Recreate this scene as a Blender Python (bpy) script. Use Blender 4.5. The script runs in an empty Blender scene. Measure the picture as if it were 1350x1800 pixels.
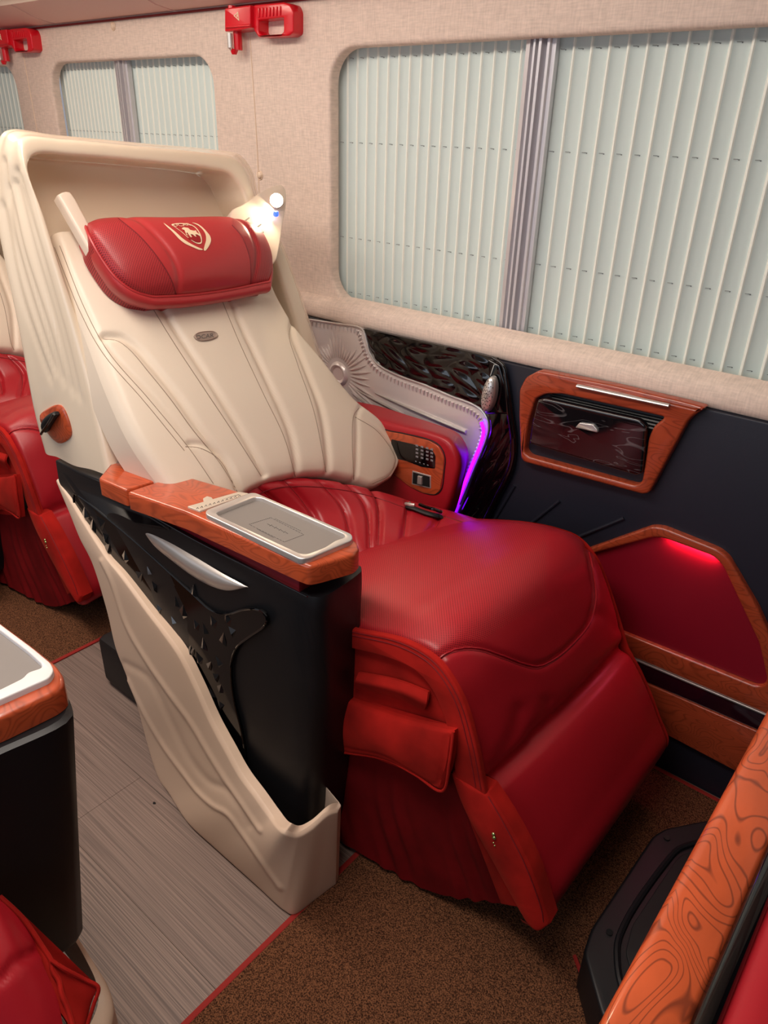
import bpy, bmesh, math, random
import numpy as np
from mathutils import Vector, Matrix, geometry
from mathutils.bvhtree import BVHTree
random.seed(7); rng = np.random.default_rng(5)
S = bpy.context.scene; COL = S.collection
# ---------------------------------------------------------------- camera
F = 1295.907; H = 1.35
def _norm(v): v = np.array(v, float); return v/np.linalg.norm(v)
AX = _norm([1775, 725, -F]); AZ = _norm([75, -2500, -F]); AY = np.cross(AZ, AX)
if AY[2] < 0: AY = -AY
R3 = np.array([AX, AY, AZ])              # world axes in camera coordinates (x right, y down, z ahead)
cam_d = bpy.data.cameras.new('camera'); cam = bpy.data.objects.new('camera', cam_d); COL.objects.link(cam)
cam_d.sensor_fit = 'VERTICAL'; cam_d.sensor_height = 36; cam_d.lens = 36*F/1800; cam_d.clip_start = .02
cx, cy, cz = R3[:, 0], -R3[:, 1], -R3[:, 2]
cam.matrix_world = Matrix(((cx[0], cy[0], cz[0], 0), (cx[1], cy[1], cz[1], 0), (cx[2], cy[2], cz[2], H), (0, 0, 0, 1)))
S.camera = cam
# ---------------------------------------------------------------- world, lights, exposure
S.view_settings.view_transform = 'Standard'; S.view_settings.look = 'None'
S.view_settings.gamma = 1; S.view_settings.use_curve_mapping = False
S.view_settings.exposure = 0.32
w = bpy.data.worlds.new('world'); S.world = w; w.use_nodes = True
w.node_tree.nodes['Background'].inputs[0].default_value = (0.85, 0.86, 0.95, 1)
w.node_tree.nodes['Background'].inputs[1].default_value = 0.30
def area(name, loc, target, sx, sy, power, col):
    d = bpy.data.lights.new(name, 'AREA'); d.shape = 'RECTANGLE'; d.size = sx; d.size_y = sy; d.energy = power; d.color = col
    o = bpy.data.objects.new(name, d); COL.objects.link(o); o.location = loc
    o.rotation_euler = (Vector(target)-Vector(loc)).to_track_quat('-Z', 'Y').to_euler(); return o
area('aisle_ceiling_light', (-1.35, .35, 2.0), (-1.3, .6, 0), 2.4, .35, 27, (1, .89, .79))
area('front_ceiling_light', (-.75, .8, 1.98), (-.75, 1.0, .5), .5, .4, 6, (1, .90, .84))
area('rear_ceiling_light', (-2.3, .55, 1.95), (-1.9, .95, .6), .7, .5, 8, (1, .82, .66))
area('opposite_window_light', (-.9, -.75, 1.15), (-1.1, 1.0, .7), 1.8, .6, 4, (.80, .88, 1))

# ---------------------------------------------------------------- pixel -> space helpers
def ray(px, py): return R3 @ np.array([px-675., py-900., F])
def at(px, py, x=None, y=None, z=None):
    d = ray(px, py)
    t = x/d[0] if x is not None else y/d[1] if y is not None else (z-H)/d[2]
    return d*t+np.array([0, 0, H])
def atp(px, py, n, c):
    r = ray(px, py); n = np.array(n, float); t = (c-n[2]*H)/(n@r); return r*t+np.array([0, 0, H])
def proj(P):
    v = (np.asarray(P)-np.array([0, 0, H])) @ R3
    return np.stack([675+v[..., 0]/v[..., 2]*F, 900+v[..., 1]/v[..., 2]*F], -1), v[..., 2]
def spl(pts, n, closed=False):
    """Catmull-Rom through pts resampled to n points by arc length"""
    P = np.array([np.array(p, float) for p in pts]); m = len(P)
    if m == 2 and not closed:
        t = np.linspace(0, 1, n)[:, None]; return P[0]*(1-t)+P[1]*t
    ex = np.vstack([P[-1:], P, P[:2]]) if closed else np.vstack([2*P[:1]-P[1:2], P, 2*P[-1:]-P[-2:-1]])
    out = []
    segs = m if closed else m-1
    for i in range(segs):
        p0, p1, p2, p3 = ex[i], ex[i+1], ex[i+2], ex[i+3]
        d01 = max(np.linalg.norm(p1-p0), 1e-6)**.5; d12 = max(np.linalg.norm(p2-p1), 1e-6)**.5; d23 = max(np.linalg.norm(p3-p2), 1e-6)**.5
        m1 = (p1-p0)/d01-(p2-p0)/(d01+d12)+(p2-p1)/d12; m2 = (p2-p1)/d12-(p3-p1)/(d12+d23)+(p3-p2)/d23
        m1 *= d12; m2 *= d12
        for t in np.linspace(0, 1, 14, endpoint=False):
            out.append((2*t**3-3*t*t+1)*p1+(t**3-2*t*t+t)*m1+(-2*t**3+3*t*t)*p2+(t**3-t*t)*m2)
    out.append(P[0] if closed else P[-1]); out = np.array(out)
    s = np.r_[0, np.cumsum(np.linalg.norm(np.diff(out, axis=0), axis=1))]
    q = np.linspace(0, s[-1], n+1)[:-1] if closed else np.linspace(0, s[-1], n)
    return np.stack([np.interp(q, s, out[:, k]) for k in range(out.shape[1])], 1)
def pdist(Q, poly):
    """distance of points Q (N,2) to polyline"""
    best = np.full(len(Q), 1e9)
    for a, b in zip(poly[:-1], poly[1:]):
        ab = b-a; L = ab@ab+1e-9; t = np.clip(((Q-a)@ab)/L, 0, 1)
        d = np.linalg.norm(Q-(a+t[:, None]*ab), axis=1); best = np.minimum(best, d)
    return best
# ---------------------------------------------------------------- objects
ROOT = {}
def tag(o, label=None, cat=None, group=None, kind=None):
    if label: o['label'] = label
    if cat: o['category'] = cat
    if group: o['group'] = group
    if kind: o['kind'] = kind
    return o
def thing(name, loc, label, cat, group=None):
    o = bpy.data.objects.new(name, None); COL.objects.link(o); o.location = loc; o.empty_display_size = .05
    ROOT[o.name] = Vector(loc); return tag(o, label, cat, group)
def origin(o):
    v = Vector((0, 0, 0))
    while o: v = v+o.location; o = o.parent
    return v
BV = {}
def obj(name, verts, faces, mat, parent=None, smooth=True, ang=40, uvs=None, label=None, kind=None):
    V = np.asarray(verts, float)
    off = np.array(origin(parent)) if parent else np.zeros(3)
    me = bpy.data.meshes.new(name); me.from_pydata((V-off).tolist(), [], [tuple(int(i) for i in f) for f in faces]); me.update()
    if uvs is not None:
        ul = me.uv_layers.new(name='UVMap'); idx = np.zeros(len(me.loops), int); me.loops.foreach_get('vertex_index', idx)
        ul.data.foreach_set('uv', np.asarray(uvs)[idx].ravel())
    if smooth:
        me.polygons.foreach_set('use_smooth', [True]*len(me.polygons)); me.set_sharp_from_angle(angle=math.radians(ang))
    if mat: me.materials.append(mat)
    o = bpy.data.objects.new(name, me); COL.objects.link(o)
    if parent: o.parent = parent
    BV[o.name] = (V, faces); tag(o, label, None, None, kind)
    return o
def bvh(o):
    V, f = BV[o.name]; return BVHTree.FromPolygons([Vector(v) for v in V], [tuple(int(i) for i in q) for q in f])
def cast(tree, px, py, off=.001):
    d = Vector(ray(px, py)).normalized(); h = tree.ray_cast(Vector((0, 0, H)), d)
    if h[0] is None: return None
    n = h[1] if h[1].dot(d) < 0 else -h[1]
    return np.array(h[0]+n*off)
def merge(parts):
    V = []; Fc = []; k = 0
    for v, f in parts:
        V.append(np.asarray(v, float)); Fc += [tuple(i+k for i in q) for q in f]; k += len(v)
    return np.vstack(V), Fc
def boxm(c, s, bev=.0, rot=None):
    bm = bmesh.new(); bmesh.ops.create_cube(bm, size=1); bmesh.ops.scale(bm, vec=s, verts=bm.verts)
    if bev: bmesh.ops.bevel(bm, geom=bm.edges[:], offset=bev, segments=2, affect='EDGES', profile=.5)
    if rot is not None: bmesh.ops.transform(bm, matrix=rot, verts=bm.verts)
    bmesh.ops.translate(bm, vec=c, verts=bm.verts)
    v = [tuple(x.co) for x in bm.verts]; bm.verts.index_update(); f = [tuple(q.index for q in p.verts) for p in bm.faces]; bm.free(); return np.array(v), f
def tubem(P, r, n=8, closed=False, flat=1.0):
    P = np.asarray(P, float); m = len(P); rr = np.broadcast_to(r, (m,))
    T = np.gradient(P, axis=0) if not closed else np.roll(P, -1, 0)-np.roll(P, 1, 0)
    T /= np.linalg.norm(T, axis=1)[:, None]+1e-12
    a = np.array([0, 0, 1.]) if abs(T[0][2]) < .9 else np.array([1., 0, 0]); N = np.cross(T[0], a); N /= np.linalg.norm(N)
    V = []
    for i in range(m):
        N = N-T[i]*(N@T[i]); N /= np.linalg.norm(N)+1e-12; B = np.cross(T[i], N)
        for k in range(n):
            t = 2*math.pi*k/n; V.append(P[i]+rr[i]*(math.cos(t)*N+flat*math.sin(t)*B))
    f = []
    for i in range(m if closed else m-1):
        for k in range(n):
            j = (i+1) % m; f.append((i*n+k, i*n+(k+1) % n, j*n+(k+1) % n, j*n+k))
    if not closed: f += [tuple(range(n))[::-1], tuple((m-1)*n+k for k in range(n))]
    return np.array(V), f
def grid_f(m, n, closed_n=False):
    f = []
    for i in range(m-1):
        for j in range(n if closed_n else n-1):
            k = (j+1) % n; f.append((i*n+j, i*n+k, (i+1)*n+k, (i+1)*n+j))
    return f
def coons(top, bot, left, right, m, n):
    """top/bot run left->right, left/right run top->bottom"""
    T, B, L, R = spl(top, n), spl(bot, n), spl(left, m), spl(right, m)
    u = np.linspace(0, 1, n)[None, :, None]; v = np.linspace(0, 1, m)[:, None, None]
    G = (1-v)*T[None]+v*B[None]+(1-u)*L[:, None]+u*R[:, None]
    return G-((1-u)*(1-v)*T[0]+u*(1-v)*T[-1]+(1-u)*v*B[0]+u*v*B[-1])
def loft(rows, m, n):
    A = np.array([spl(r, n) for r in rows]); return np.stack([spl(A[:, j], m) for j in range(n)], 1)
def normals(G):
    du = np.gradient(G, axis=1); dv = np.gradient(G, axis=0); N = np.cross(du, dv); N /= np.linalg.norm(N, axis=2)[..., None]+1e-12
    c = np.array([0, 0, H])-G
    if (N*c).sum() < 0: N = -N
    return N
def sheet(name, G, mat, parent, bulge=0, bp=(.5, .5), edge=0, edges='lrtb', seams=(), flat=False, thick=.02, disp=None, back=None, label=None, kind=None, smooth=True, ang=50, pads=0):
    m, n = G.shape[:2]; N = normals(G)
    u = np.linspace(0, 1, n)[None]*np.ones((m, 1)); v = np.linspace(0, 1, m)[:, None]*np.ones((1, n))
    W = np.linalg.norm(np.diff(G, axis=1), axis=2).sum(1)[:, None]; L = np.linalg.norm(np.diff(G, axis=0), axis=2).sum(0)[None]
    D = bulge*np.sin(np.pi*u)**bp[0]*np.sin(np.pi*v)**bp[1]
    if edge:
        s = np.full((m, n), 9.)
        if 'l' in edges: s = np.minimum(s, u*W)
        if 'r' in edges: s = np.minimum(s, (1-u)*W)
        if 't' in edges: s = np.minimum(s, v*L)
        if 'b' in edges: s = np.minimum(s, (1-v)*L)
        t = np.clip(s/edge, 0, 1); D = D-edge*(1-np.sqrt(1-(1-t)**2))
    pix, dep = proj(G); Q = pix.reshape(-1, 2); mp = (dep/F).reshape(-1)
    for sm in seams:
        poly, wd, dp = sm[:3]; d = pdist(Q, spl(poly, 60))*mp
        D = D-(dp*np.exp(-(d/wd)**2)).reshape(m, n)
    if disp is not None: D = D+disp(u*W, v*L, u, v)
    P = G+N*D[..., None]
    UV = np.stack([u*W, v*L], -1).reshape(-1, 2)
    V = P.reshape(-1, 3); f = grid_f(m, n)
    if thick:
        loop = [j for j in range(n)]+[i*n+n-1 for i in range(1, m)]+[(m-1)*n+j for j in range(n-2, -1, -1)]+[i*n for i in range(m-2, 0, -1)]
        Nm = N.reshape(-1, 3).copy()
        if flat: Nm[:, 2] = 0
        mean = Nm.mean(0); mean /= np.linalg.norm(mean)
        bk = np.array(back) if back is not None else None
        Vb = np.array([(V[i]+bk) if bk is not None else V[i]-thick*_norm(Nm[i]*.3+mean) for i in loop]); k0 = len(V); K = len(loop)
        V = np.vstack([V, Vb]); UV = np.vstack([UV, UV[loop]])
        f += [(loop[i], loop[(i+1) % K], k0+(i+1) % K, k0+i) for i in range(K)]
        # back of the pad: strip between opposite rims
        bidx = {l: k0+i for i, l in enumerate(loop)}
        for j in range(n-1): pass
        lft = [bidx[i*n] for i in range(m)]; rgt = [bidx[i*n+n-1] for i in range(m)]
        f += [(lft[i], lft[i+1], rgt[i+1], rgt[i]) for i in range(m-1)]
    o = obj(name, V, f, mat, parent, smooth, ang, UV, label, kind); o['_'] = 0; del o['_']
    return o
def seam(on, poly, r, mat, parent, n=60, name='seam', off=0.0, label=None):
    t = bvh(on); P = [cast(t, x, y, off) for x, y in spl(poly, n)]; P = np.array([p for p in P if p is not None])
    if len(P) < 4: return None
    V, f = tubem(P, r, 6); return obj(name, V, f, mat, parent, label=label)
def fill2(outs, sub=0):
    """triangulate 2D outline(s) (outer first, then holes); returns pts, tris"""
    fl = [[Vector((p[0], p[1], 0)) for p in o] for o in outs]
    t = geometry.tessellate_polygon(fl); pts = np.array([(p[0], p[1]) for o in outs for p in o], float); tris = [tuple(x) for x in t]
    return pts, tris
def orient(poly):
    a = 0; p = np.array(poly)
    x, y = p[:, 0], p[:, 1]; a = (x*np.roll(y, -1)-np.roll(x, -1)*y).sum(); return p if a > 0 else p[::-1]
def inset(poly, d):
    p = orient(poly); pr, nx = np.roll(p, 1, 0), np.roll(p, -1, 0)
    e1 = p-pr; e2 = nx-p; e1 /= np.linalg.norm(e1, axis=1)[:, None]+1e-12; e2 /= np.linalg.norm(e2, axis=1)[:, None]+1e-12
    n1 = np.stack([-e1[:, 1], e1[:, 0]], 1); n2 = np.stack([-e2[:, 1], e2[:, 0]], 1); b = n1+n2; b /= np.linalg.norm(b, axis=1)[:, None]+1e-12
    c = np.clip((b*n1).sum(1), .5, 1); return p+b*(d/c)[:, None]
def round_poly(poly, r, seg=5):
    p = np.array(poly, float); n = len(p); out = []
    for i in range(n):
        a, b, c = p[i-1], p[i], p[(i+1) % n]; ri = min(r, .45*np.linalg.norm(a-b), .45*np.linalg.norm(c-b))
        s = b+(a-b)/(np.linalg.norm(a-b)+1e-9)*ri; e = b+(c-b)/(np.linalg.norm(c-b)+1e-9)*ri
        for t in np.linspace(0, 1, seg+1): out.append((1-t)**2*s+2*t*(1-t)*b+t*t*e)
    return np.array(out)
def platem(outer, holes, M, thick, bev=0, seg=3):
    """prism of a 2D outline (with holes) between local n=0 (back) and n=thick (front), rounded front edges.
    M maps (u,v,n)->space"""
    outs = [orient(outer)]+[orient(h)[::-1] for h in holes]
    rings = []; hs = [0]+[thick-bev+bev*math.sin(a) for a in np.linspace(0, math.pi/2, seg+1)] if bev else [0, thick]
    ins = [0]+[bev*(1-math.cos(a)) for a in np.linspace(0, math.pi/2, seg+1)] if bev else [0, 0]
    V = []; Fc = []; base = []
    for k, o in enumerate(outs):
        b0 = len(V); base.append(b0); n = len(o)
        for h, d in zip(hs, ins):
            if k == 0: q = inset(o, d) if d else o
            else: q = inset(o[::-1], -d)[::-1] if d else o
            V += [(x, y, h) for x, y in q]
        for i in range(len(hs)-1):
            for j in range(n): Fc.append((b0+i*n+j, b0+i*n+(j+1) % n, b0+(i+1)*n+(j+1) % n, b0+(i+1)*n+j))
    last = len(hs)-1
    fr = [[(V[base[k]+last*len(o)+j][0], V[base[k]+last*len(o)+j][1]) for j in range(len(o))] for k, o in enumerate(outs)]
    idx = [base[k]+last*len(o)+j for k, o in enumerate(outs) for j in range(len(o))]
    _, t = fill2(fr); Fc += [tuple(idx[i] for i in q) for q in t]
    idx0 = [base[k]+j for k, o in enumerate(outs) for j in range(len(o))]
    _, t = fill2([[tuple(p) for p in o] for o in outs]); Fc += [tuple(idx0[i] for i in q)[::-1] for q in t]
    W = np.array([M(*v) for v in V]); return W, Fc
def fix_normals(o):
    bm = bmesh.new(); bm.from_mesh(o.data); bmesh.ops.recalc_face_normals(bm, faces=bm.faces); bm.to_mesh(o.data); bm.free(); return o
def plate(name, outer, holes, M, thick, mat, parent=None, bev=0, ang=35, label=None, kind=None):
    V, f = platem(outer, holes, M, thick, bev); return fix_normals(obj(name, V, f, mat, parent, True, ang, None, label, kind))
def MY(y):  # plane facing -Y (towards the aisle) at depth y; local (x,z,n)
    return lambda u, v, n: (u, y-n, v)
def xz(pts, y): return [tuple(at(a, b, y=y)[[0, 2]]) for a, b in pts]
def MZ(z): return lambda u, v, n: (u, v, z+n)
def xy(pts, z): return [tuple(at(a, b, z=z)[[0, 1]]) for a, b in pts]
def on_plate(name, M3, outer, thick, mat, parent, bev=.002, rnd=.003, holes=(), label=None):
    return plate(name, round_poly(outer, rnd), [round_poly(h, rnd) for h in holes], M3, thick, mat, parent, bev, label=label)
def decal(name, on, polys, mat, parent, off=.0012, label=None):
    """flat print / embroidery: pixel polygons laid on a surface"""
    t = bvh(on); parts = []
    for outs in polys:
        pts, tr = fill2(outs); bm = bmesh.new(); vs = [bm.verts.new((p[0], p[1], 0)) for p in pts]
        for q in tr:
            try: bm.faces.new([vs[i] for i in q])
            except ValueError: pass
        for _ in range(3):
            el = [e for e in bm.edges if e.calc_length() > 4]
            if not el: break
            bmesh.ops.subdivide_edges(bm, edges=el, cuts=1); bmesh.ops.triangulate(bm, faces=bm.faces)
        bm.verts.index_update(); V = []; ok = True
        for v in bm.verts:
            c = cast(t, v.co.x, v.co.y, off)
            if c is None: ok = False; break
            V.append(c)
        if ok: parts.append((V, [tuple(v.index for v in fc.verts) for fc in bm.faces]))
        bm.free()
    if not parts: return None
    V, f = merge(parts); return obj(name, V, f, mat, parent, False, label=label)
def text2d(s, size=1):
    c = bpy.data.curves.new('t', 'FONT'); c.body = s; c.size = size; c.resolution_u = 3; o = bpy.data.objects.new('t', c); COL.objects.link(o)
    dg = bpy.context.evaluated_depsgraph_get(); me = bpy.data.meshes.new_from_object(o.evaluated_get(dg))
    V = np.array([tuple(v.co)[:2] for v in me.vertices]); f = [tuple(p.vertices) for p in me.polygons]
    bpy.data.objects.remove(o); bpy.data.curves.remove(c); bpy.data.meshes.remove(me)
    V -= V.min(0); return V/V[:, 0].max(), f     # width 1
def text_on(name, on, s, O, U, W, mat, parent, off=.0015, label=None):
    V, f = text2d(s); V = V.copy(); V[:, 1] /= V[:, 1].max(); t = bvh(on)
    P = surf(t, [np.array(O)+a*np.array(U)+b*np.array(W) for a, b in V], off)
    return obj(name, P, f, mat, parent, False, label=label)

# ---------------------------------------------------------------- materials
def lin(c): return tuple(((x/255)/12.92 if x/255 <= .04045 else ((x/255+.055)/1.055)**2.4) for x in c)+(1,)
def mat(name, rgb, rough=.5, metal=0, coat=0, spec=.5, bump=None, var=0, sheen=0):
    m = bpy.data.materials.new(name); m.use_nodes = True; nt = m.node_tree; b = nt.nodes['Principled BSDF']
    b.inputs['Base Color'].default_value = lin(rgb); b.inputs['Roughness'].default_value = rough; b.inputs['Metallic'].default_value = metal
    b.inputs['Coat Weight'].default_value = coat; b.inputs['Coat Roughness'].default_value = .08; b.inputs['Specular IOR Level'].default_value = spec
    if sheen: b.inputs['Sheen Weight'].default_value = sheen; b.inputs['Sheen Roughness'].default_value = .4; b.inputs['Sheen Tint'].default_value = lin((255, 120, 90))
    tc = nt.nodes.new('ShaderNodeTexCoord')
    if bump or var:
        nz = nt.nodes.new('ShaderNodeTexNoise'); nz.inputs['Scale'].default_value = bump[0] if bump else 8; nz.inputs['Detail'].default_value = 4
        nt.links.new(tc.outputs['Object'], nz.inputs['Vector'])
    if bump:
        bp = nt.nodes.new('ShaderNodeBump'); bp.inputs['Strength'].default_value = bump[1]; bp.inputs['Distance'].default_value = bump[2] if len(bump) > 2 else .001
        nt.links.new(nz.outputs['Fac'], bp.inputs['Height']); nt.links.new(bp.outputs[0], b.inputs['Normal'])
    if var:
        n2 = nt.nodes.new('ShaderNodeTexNoise'); n2.inputs['Scale'].default_value = 9; n2.inputs['Detail'].default_value = 3; nt.links.new(tc.outputs['Object'], n2.inputs['Vector'])
        r = nt.nodes.new('ShaderNodeValToRGB'); c = np.array(lin(rgb)); r.color_ramp.elements[0].color = tuple(c[:3]*(1-var))+(1,); r.color_ramp.elements[1].color = tuple(np.minimum(c[:3]*(1+var), 1))+(1,)
        r.color_ramp.elements[0].position = .35; r.color_ramp.elements[1].position = .65
        nt.links.new(n2.outputs['Fac'], r.inputs[0]); nt.links.new(r.outputs[0], b.inputs['Base Color'])
    return m
def node(nt, t, **k):
    n = nt.nodes.new(t)
    for a, v in k.items(): setattr(n, a, v)
    return n
def mth(nt, op, a, b=None, c=None):
    n = nt.nodes.new('ShaderNodeMath'); n.operation = op
    for i, v in enumerate((a, b, c)):
        if v is None: continue
        if isinstance(v, (int, float)): n.inputs[i].default_value = v
        else: nt.links.new(v, n.inputs[i])
    return n.outputs[0]
def mixc(nt, fac, a, b):
    n = nt.nodes.new('ShaderNodeMix'); n.data_type = 'RGBA'
    if isinstance(fac, (int, float)): n.inputs[0].default_value = fac
    else: nt.links.new(fac, n.inputs[0])
    for k, v in ((6, a), (7, b)):
        if isinstance(v, tuple): n.inputs[k].default_value = v
        else: nt.links.new(v, n.inputs[k])
    return n.outputs[2]
def wood_mat(name, base=(198, 84, 42), dark=(112, 42, 22), scale=(5, 5, 5), rings=16, amt=.5, wid=.10):
    m = mat(name, base, .28, coat=.5); nt = m.node_tree; b = nt.nodes['Principled BSDF']; tc = [n for n in nt.nodes if n.type == 'TEX_COORD'][0]
    mp = node(nt, 'ShaderNodeMapping'); mp.inputs['Scale'].default_value = scale; nt.links.new(tc.outputs['Object'], mp.inputs[0])
    nz = node(nt, 'ShaderNodeTexNoise'); nz.inputs['Scale'].default_value = 1; nz.inputs['Detail'].default_value = 1.5; nz.inputs['Roughness'].default_value = .35; nz.inputs['Distortion'].default_value = .6; nt.links.new(mp.outputs[0], nz.inputs['Vector'])
    v = mth(nt, 'PINGPONG', mth(nt, 'MULTIPLY', nz.outputs['Fac'], rings), .5)
    r = node(nt, 'ShaderNodeValToRGB'); r.color_ramp.elements[0].position = .02; r.color_ramp.elements[0].color = (1, 1, 1, 1); r.color_ramp.elements[1].position = wid; r.color_ramp.elements[1].color = (0, 0, 0, 1); nt.links.new(v, r.inputs[0])
    n2 = node(nt, 'ShaderNodeTexNoise'); n2.inputs['Scale'].default_value = 2.2; n2.inputs['Detail'].default_value = 6; nt.links.new(mp.outputs[0], n2.inputs['Vector'])
    c0 = np.array(lin(base)[:3]); ba = mixc(nt, n2.outputs['Fac'], tuple(c0*.72)+(1,), tuple(np.minimum(c0*1.3, 1))+(1,))
    c = mixc(nt, mth(nt, 'MULTIPLY', r.outputs[0], amt), ba, lin(dark)); nt.links.new(c, b.inputs['Base Color']); return m
def perf_mat(name, rgb, pitch=.0052, rough=.42):
    m = mat(name, rgb, rough); nt = m.node_tree; b = nt.nodes['Principled BSDF']
    uv = node(nt, 'ShaderNodeUVMap'); sp = node(nt, 'ShaderNodeSeparateXYZ'); nt.links.new(uv.outputs[0], sp.inputs[0])
    k = math.pi/pitch
    a = mth(nt, 'SINE', mth(nt, 'MULTIPLY', mth(nt, 'ADD', sp.outputs[0], sp.outputs[1]), k)); c = mth(nt, 'SINE', mth(nt, 'MULTIPLY', mth(nt, 'SUBTRACT', sp.outputs[0], sp.outputs[1]), k))
    pr = mth(nt, 'ABSOLUTE', mth(nt, 'MULTIPLY', a, c)); hole = mth(nt, 'GREATER_THAN', pr, .62)
    nt.links.new(mixc(nt, mth(nt, 'MULTIPLY', hole, .8), lin(rgb), tuple(np.array(lin(rgb)[:3])*.25)+(1,)), b.inputs['Base Color'])
    bp = node(nt, 'ShaderNodeBump', invert=True); bp.inputs['Strength'].default_value = .35; bp.inputs['Distance'].default_value = .0006; nt.links.new(hole, bp.inputs['Height']); nt.links.new(bp.outputs[0], b.inputs['Normal']); return m
def weave_mat(name, rgb):
    m = mat(name, rgb, .75); nt = m.node_tree; b = nt.nodes['Principled BSDF']; tc = [n for n in nt.nodes if n.type == 'TEX_COORD'][0]
    hs = []
    for sc in ((40, 40, 300), (300, 40, 40)):
        mp = node(nt, 'ShaderNodeMapping'); mp.inputs['Scale'].default_value = sc; nt.links.new(tc.outputs['Object'], mp.inputs[0])
        nz = node(nt, 'ShaderNodeTexNoise'); nz.inputs['Scale'].default_value = 1; nz.inputs['Detail'].default_value = 2; nt.links.new(mp.outputs[0], nz.inputs['Vector']); hs.append(nz.outputs['Fac'])
    h = mth(nt, 'ADD', hs[0], hs[1]); c0 = np.array(lin(rgb)[:3])
    nt.links.new(mixc(nt, mth(nt, 'MULTIPLY', h, .5), tuple(c0*.62)+(1,), tuple(np.minimum(c0*1.36, 1))+(1,)), b.inputs['Base Color'])
    bp = node(nt, 'ShaderNodeBump'); bp.inputs['Strength'].default_value = .5; bp.inputs['Distance'].default_value = .0008; nt.links.new(h, bp.inputs['Height']); nt.links.new(bp.outputs[0], b.inputs['Normal']); return m
M = {}
M['wall'] = weave_mat('wall_weave', (222, 202, 188))
M['ceil'] = mat('ceiling_leather', (232, 192, 180), .6, bump=(300, .2, .0005))
M['ceil2'] = mat('ceiling_cream', (235, 214, 196), .6)
M['cream'] = mat('cream_leather', (232, 216, 196), .42, bump=(420, .18, .0006))
M['piping'] = mat('cream_piping', (150, 128, 108), .5)
M['shell'] = mat('cream_lacquer', (236, 218, 194), .25, coat=.5, bump=(700, .08, .0003))
M['foot'] = mat('cream_grained_plastic', (224, 196, 172), .5, bump=(900, .25, .0004))
M['red'] = mat('red_leather', (170, 26, 38), .36, bump=(380, .2, .0006))
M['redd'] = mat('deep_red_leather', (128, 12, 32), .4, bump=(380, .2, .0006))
M['redp'] = perf_mat('red_perforated_leather', (182, 32, 42))
M['pillow'] = mat('rose_red_leather', (184, 54, 56), .34, bump=(380, .15, .0005))
M['pillowp'] = perf_mat('rose_red_perforated_leather', (178, 48, 52), .0046)
M['suede'] = mat('red_suede', (160, 26, 20), .9, spec=.15, bump=(60, .4, .002), var=.35, sheen=.12)
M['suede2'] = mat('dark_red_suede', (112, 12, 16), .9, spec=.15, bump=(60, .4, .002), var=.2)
M['seamr'] = mat('dark_red_seam', (122, 16, 24), .6)
M['maroon'] = mat('maroon_velvet', (120, 10, 30), .5)
M['black'] = mat('black_soft_plastic', (14, 15, 19), .45, bump=(900, .1, .0003))
M['navy'] = mat('black_stitched_leather', (28, 30, 42), .45, bump=(500, .25, .0005))
M['gloss'] = mat('piano_black', (5, 5, 7), .08, coat=.4)
M['gloss2'] = mat('black_lacquer', (6, 6, 8), .12, spec=.35)
M['gem'] = mat('gem_black', (22, 22, 24), .2, coat=.8)
M['rubber'] = mat('black_rubber', (14, 14, 16), .6)
M['wood'] = wood_mat('burl_wood', base=(186, 80, 44), scale=(7, 16, 16), rings=16, amt=.42, wid=.28)
M['woodw'] = wood_mat('burl_wood_dark', base=(160, 66, 38), scale=(7, 8, 16), rings=22, amt=.62, wid=.2)
M['woodb'] = wood_mat('burl_wood_bright', base=(205, 92, 50), dark=(110, 48, 30), scale=(14, 6, 9), rings=28, amt=.75, wid=.14)
M['chrome'] = mat('satin_silver', (222, 218, 214), .33, metal=.75)
M['silver'] = mat('silver_lacquer', (222, 212, 208), .32, metal=.35)
M['alu'] = mat('brushed_aluminium', (214, 212, 216), .4, metal=.5)
M['white'] = mat('white_plastic', (226, 222, 220), .35)
M['wing'] = mat('pale_cream_plastic', (226, 208, 190), .35)
M['tray'] = mat('grey_rubber_mat', (128, 121, 116), .55, bump=(800, .1, .0003))
M['line'] = mat('dark_engraving', (92, 86, 84), .6)
M['ivory'] = mat('ivory_plate', (214, 200, 182), .35, metal=.3)
M['thread'] = mat('cream_embroidery', (240, 214, 178), .7)
M['dkred'] = mat('dark_red_embroidery', (150, 20, 24), .7)
M['badge'] = mat('gunmetal_badge', (176, 156, 142), .4, metal=.4)
M['ham'] = mat('bright_red_plastic', (214, 14, 34), .3, coat=.3)
M['vane'] = mat('pale_blind_vane', (206, 220, 216), .5)
b_ = M['vane'].node_tree.nodes['Principled BSDF']; b_.inputs['Transmission Weight'].default_value = 0
M['vedge'] = mat('lit_vane_edge', (240, 244, 234), .5)  # paler copy of the vane: light caught by the curled edge, put into the colour
M['cord'] = mat('blind_cord', (120, 128, 128), .7)
M['plastic_btn'] = mat('cream_button', (226, 202, 178), .35)
M['carpet'] = mat('brown_carpet', (126, 78, 52), .95, spec=.1, bump=(380, 1, .006), var=.12)
nt = M['carpet'].node_tree
nz = node(nt, 'ShaderNodeTexNoise'); nz.inputs['Scale'].default_value = 420; nz.inputs['Detail'].default_value = 3
tc = [n for n in nt.nodes if n.type == 'TEX_COORD'][0]; nt.links.new(tc.outputs['Object'], nz.inputs['Vector'])
r = node(nt, 'ShaderNodeValToRGB'); r.color_ramp.elements[0].position = .38; r.color_ramp.elements[1].position = .62
r.color_ramp.elements[0].color = lin((62, 38, 27)); r.color_ramp.elements[1].color = lin((148, 98, 68)); nt.links.new(nz.outputs['Fac'], r.inputs[0])
nt.links.new(r.outputs[0], nt.nodes['Principled BSDF'].inputs['Base Color'])
M['binding'] = mat('red_binding', (150, 28, 20), .8, bump=(600, .5, .001))
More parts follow.
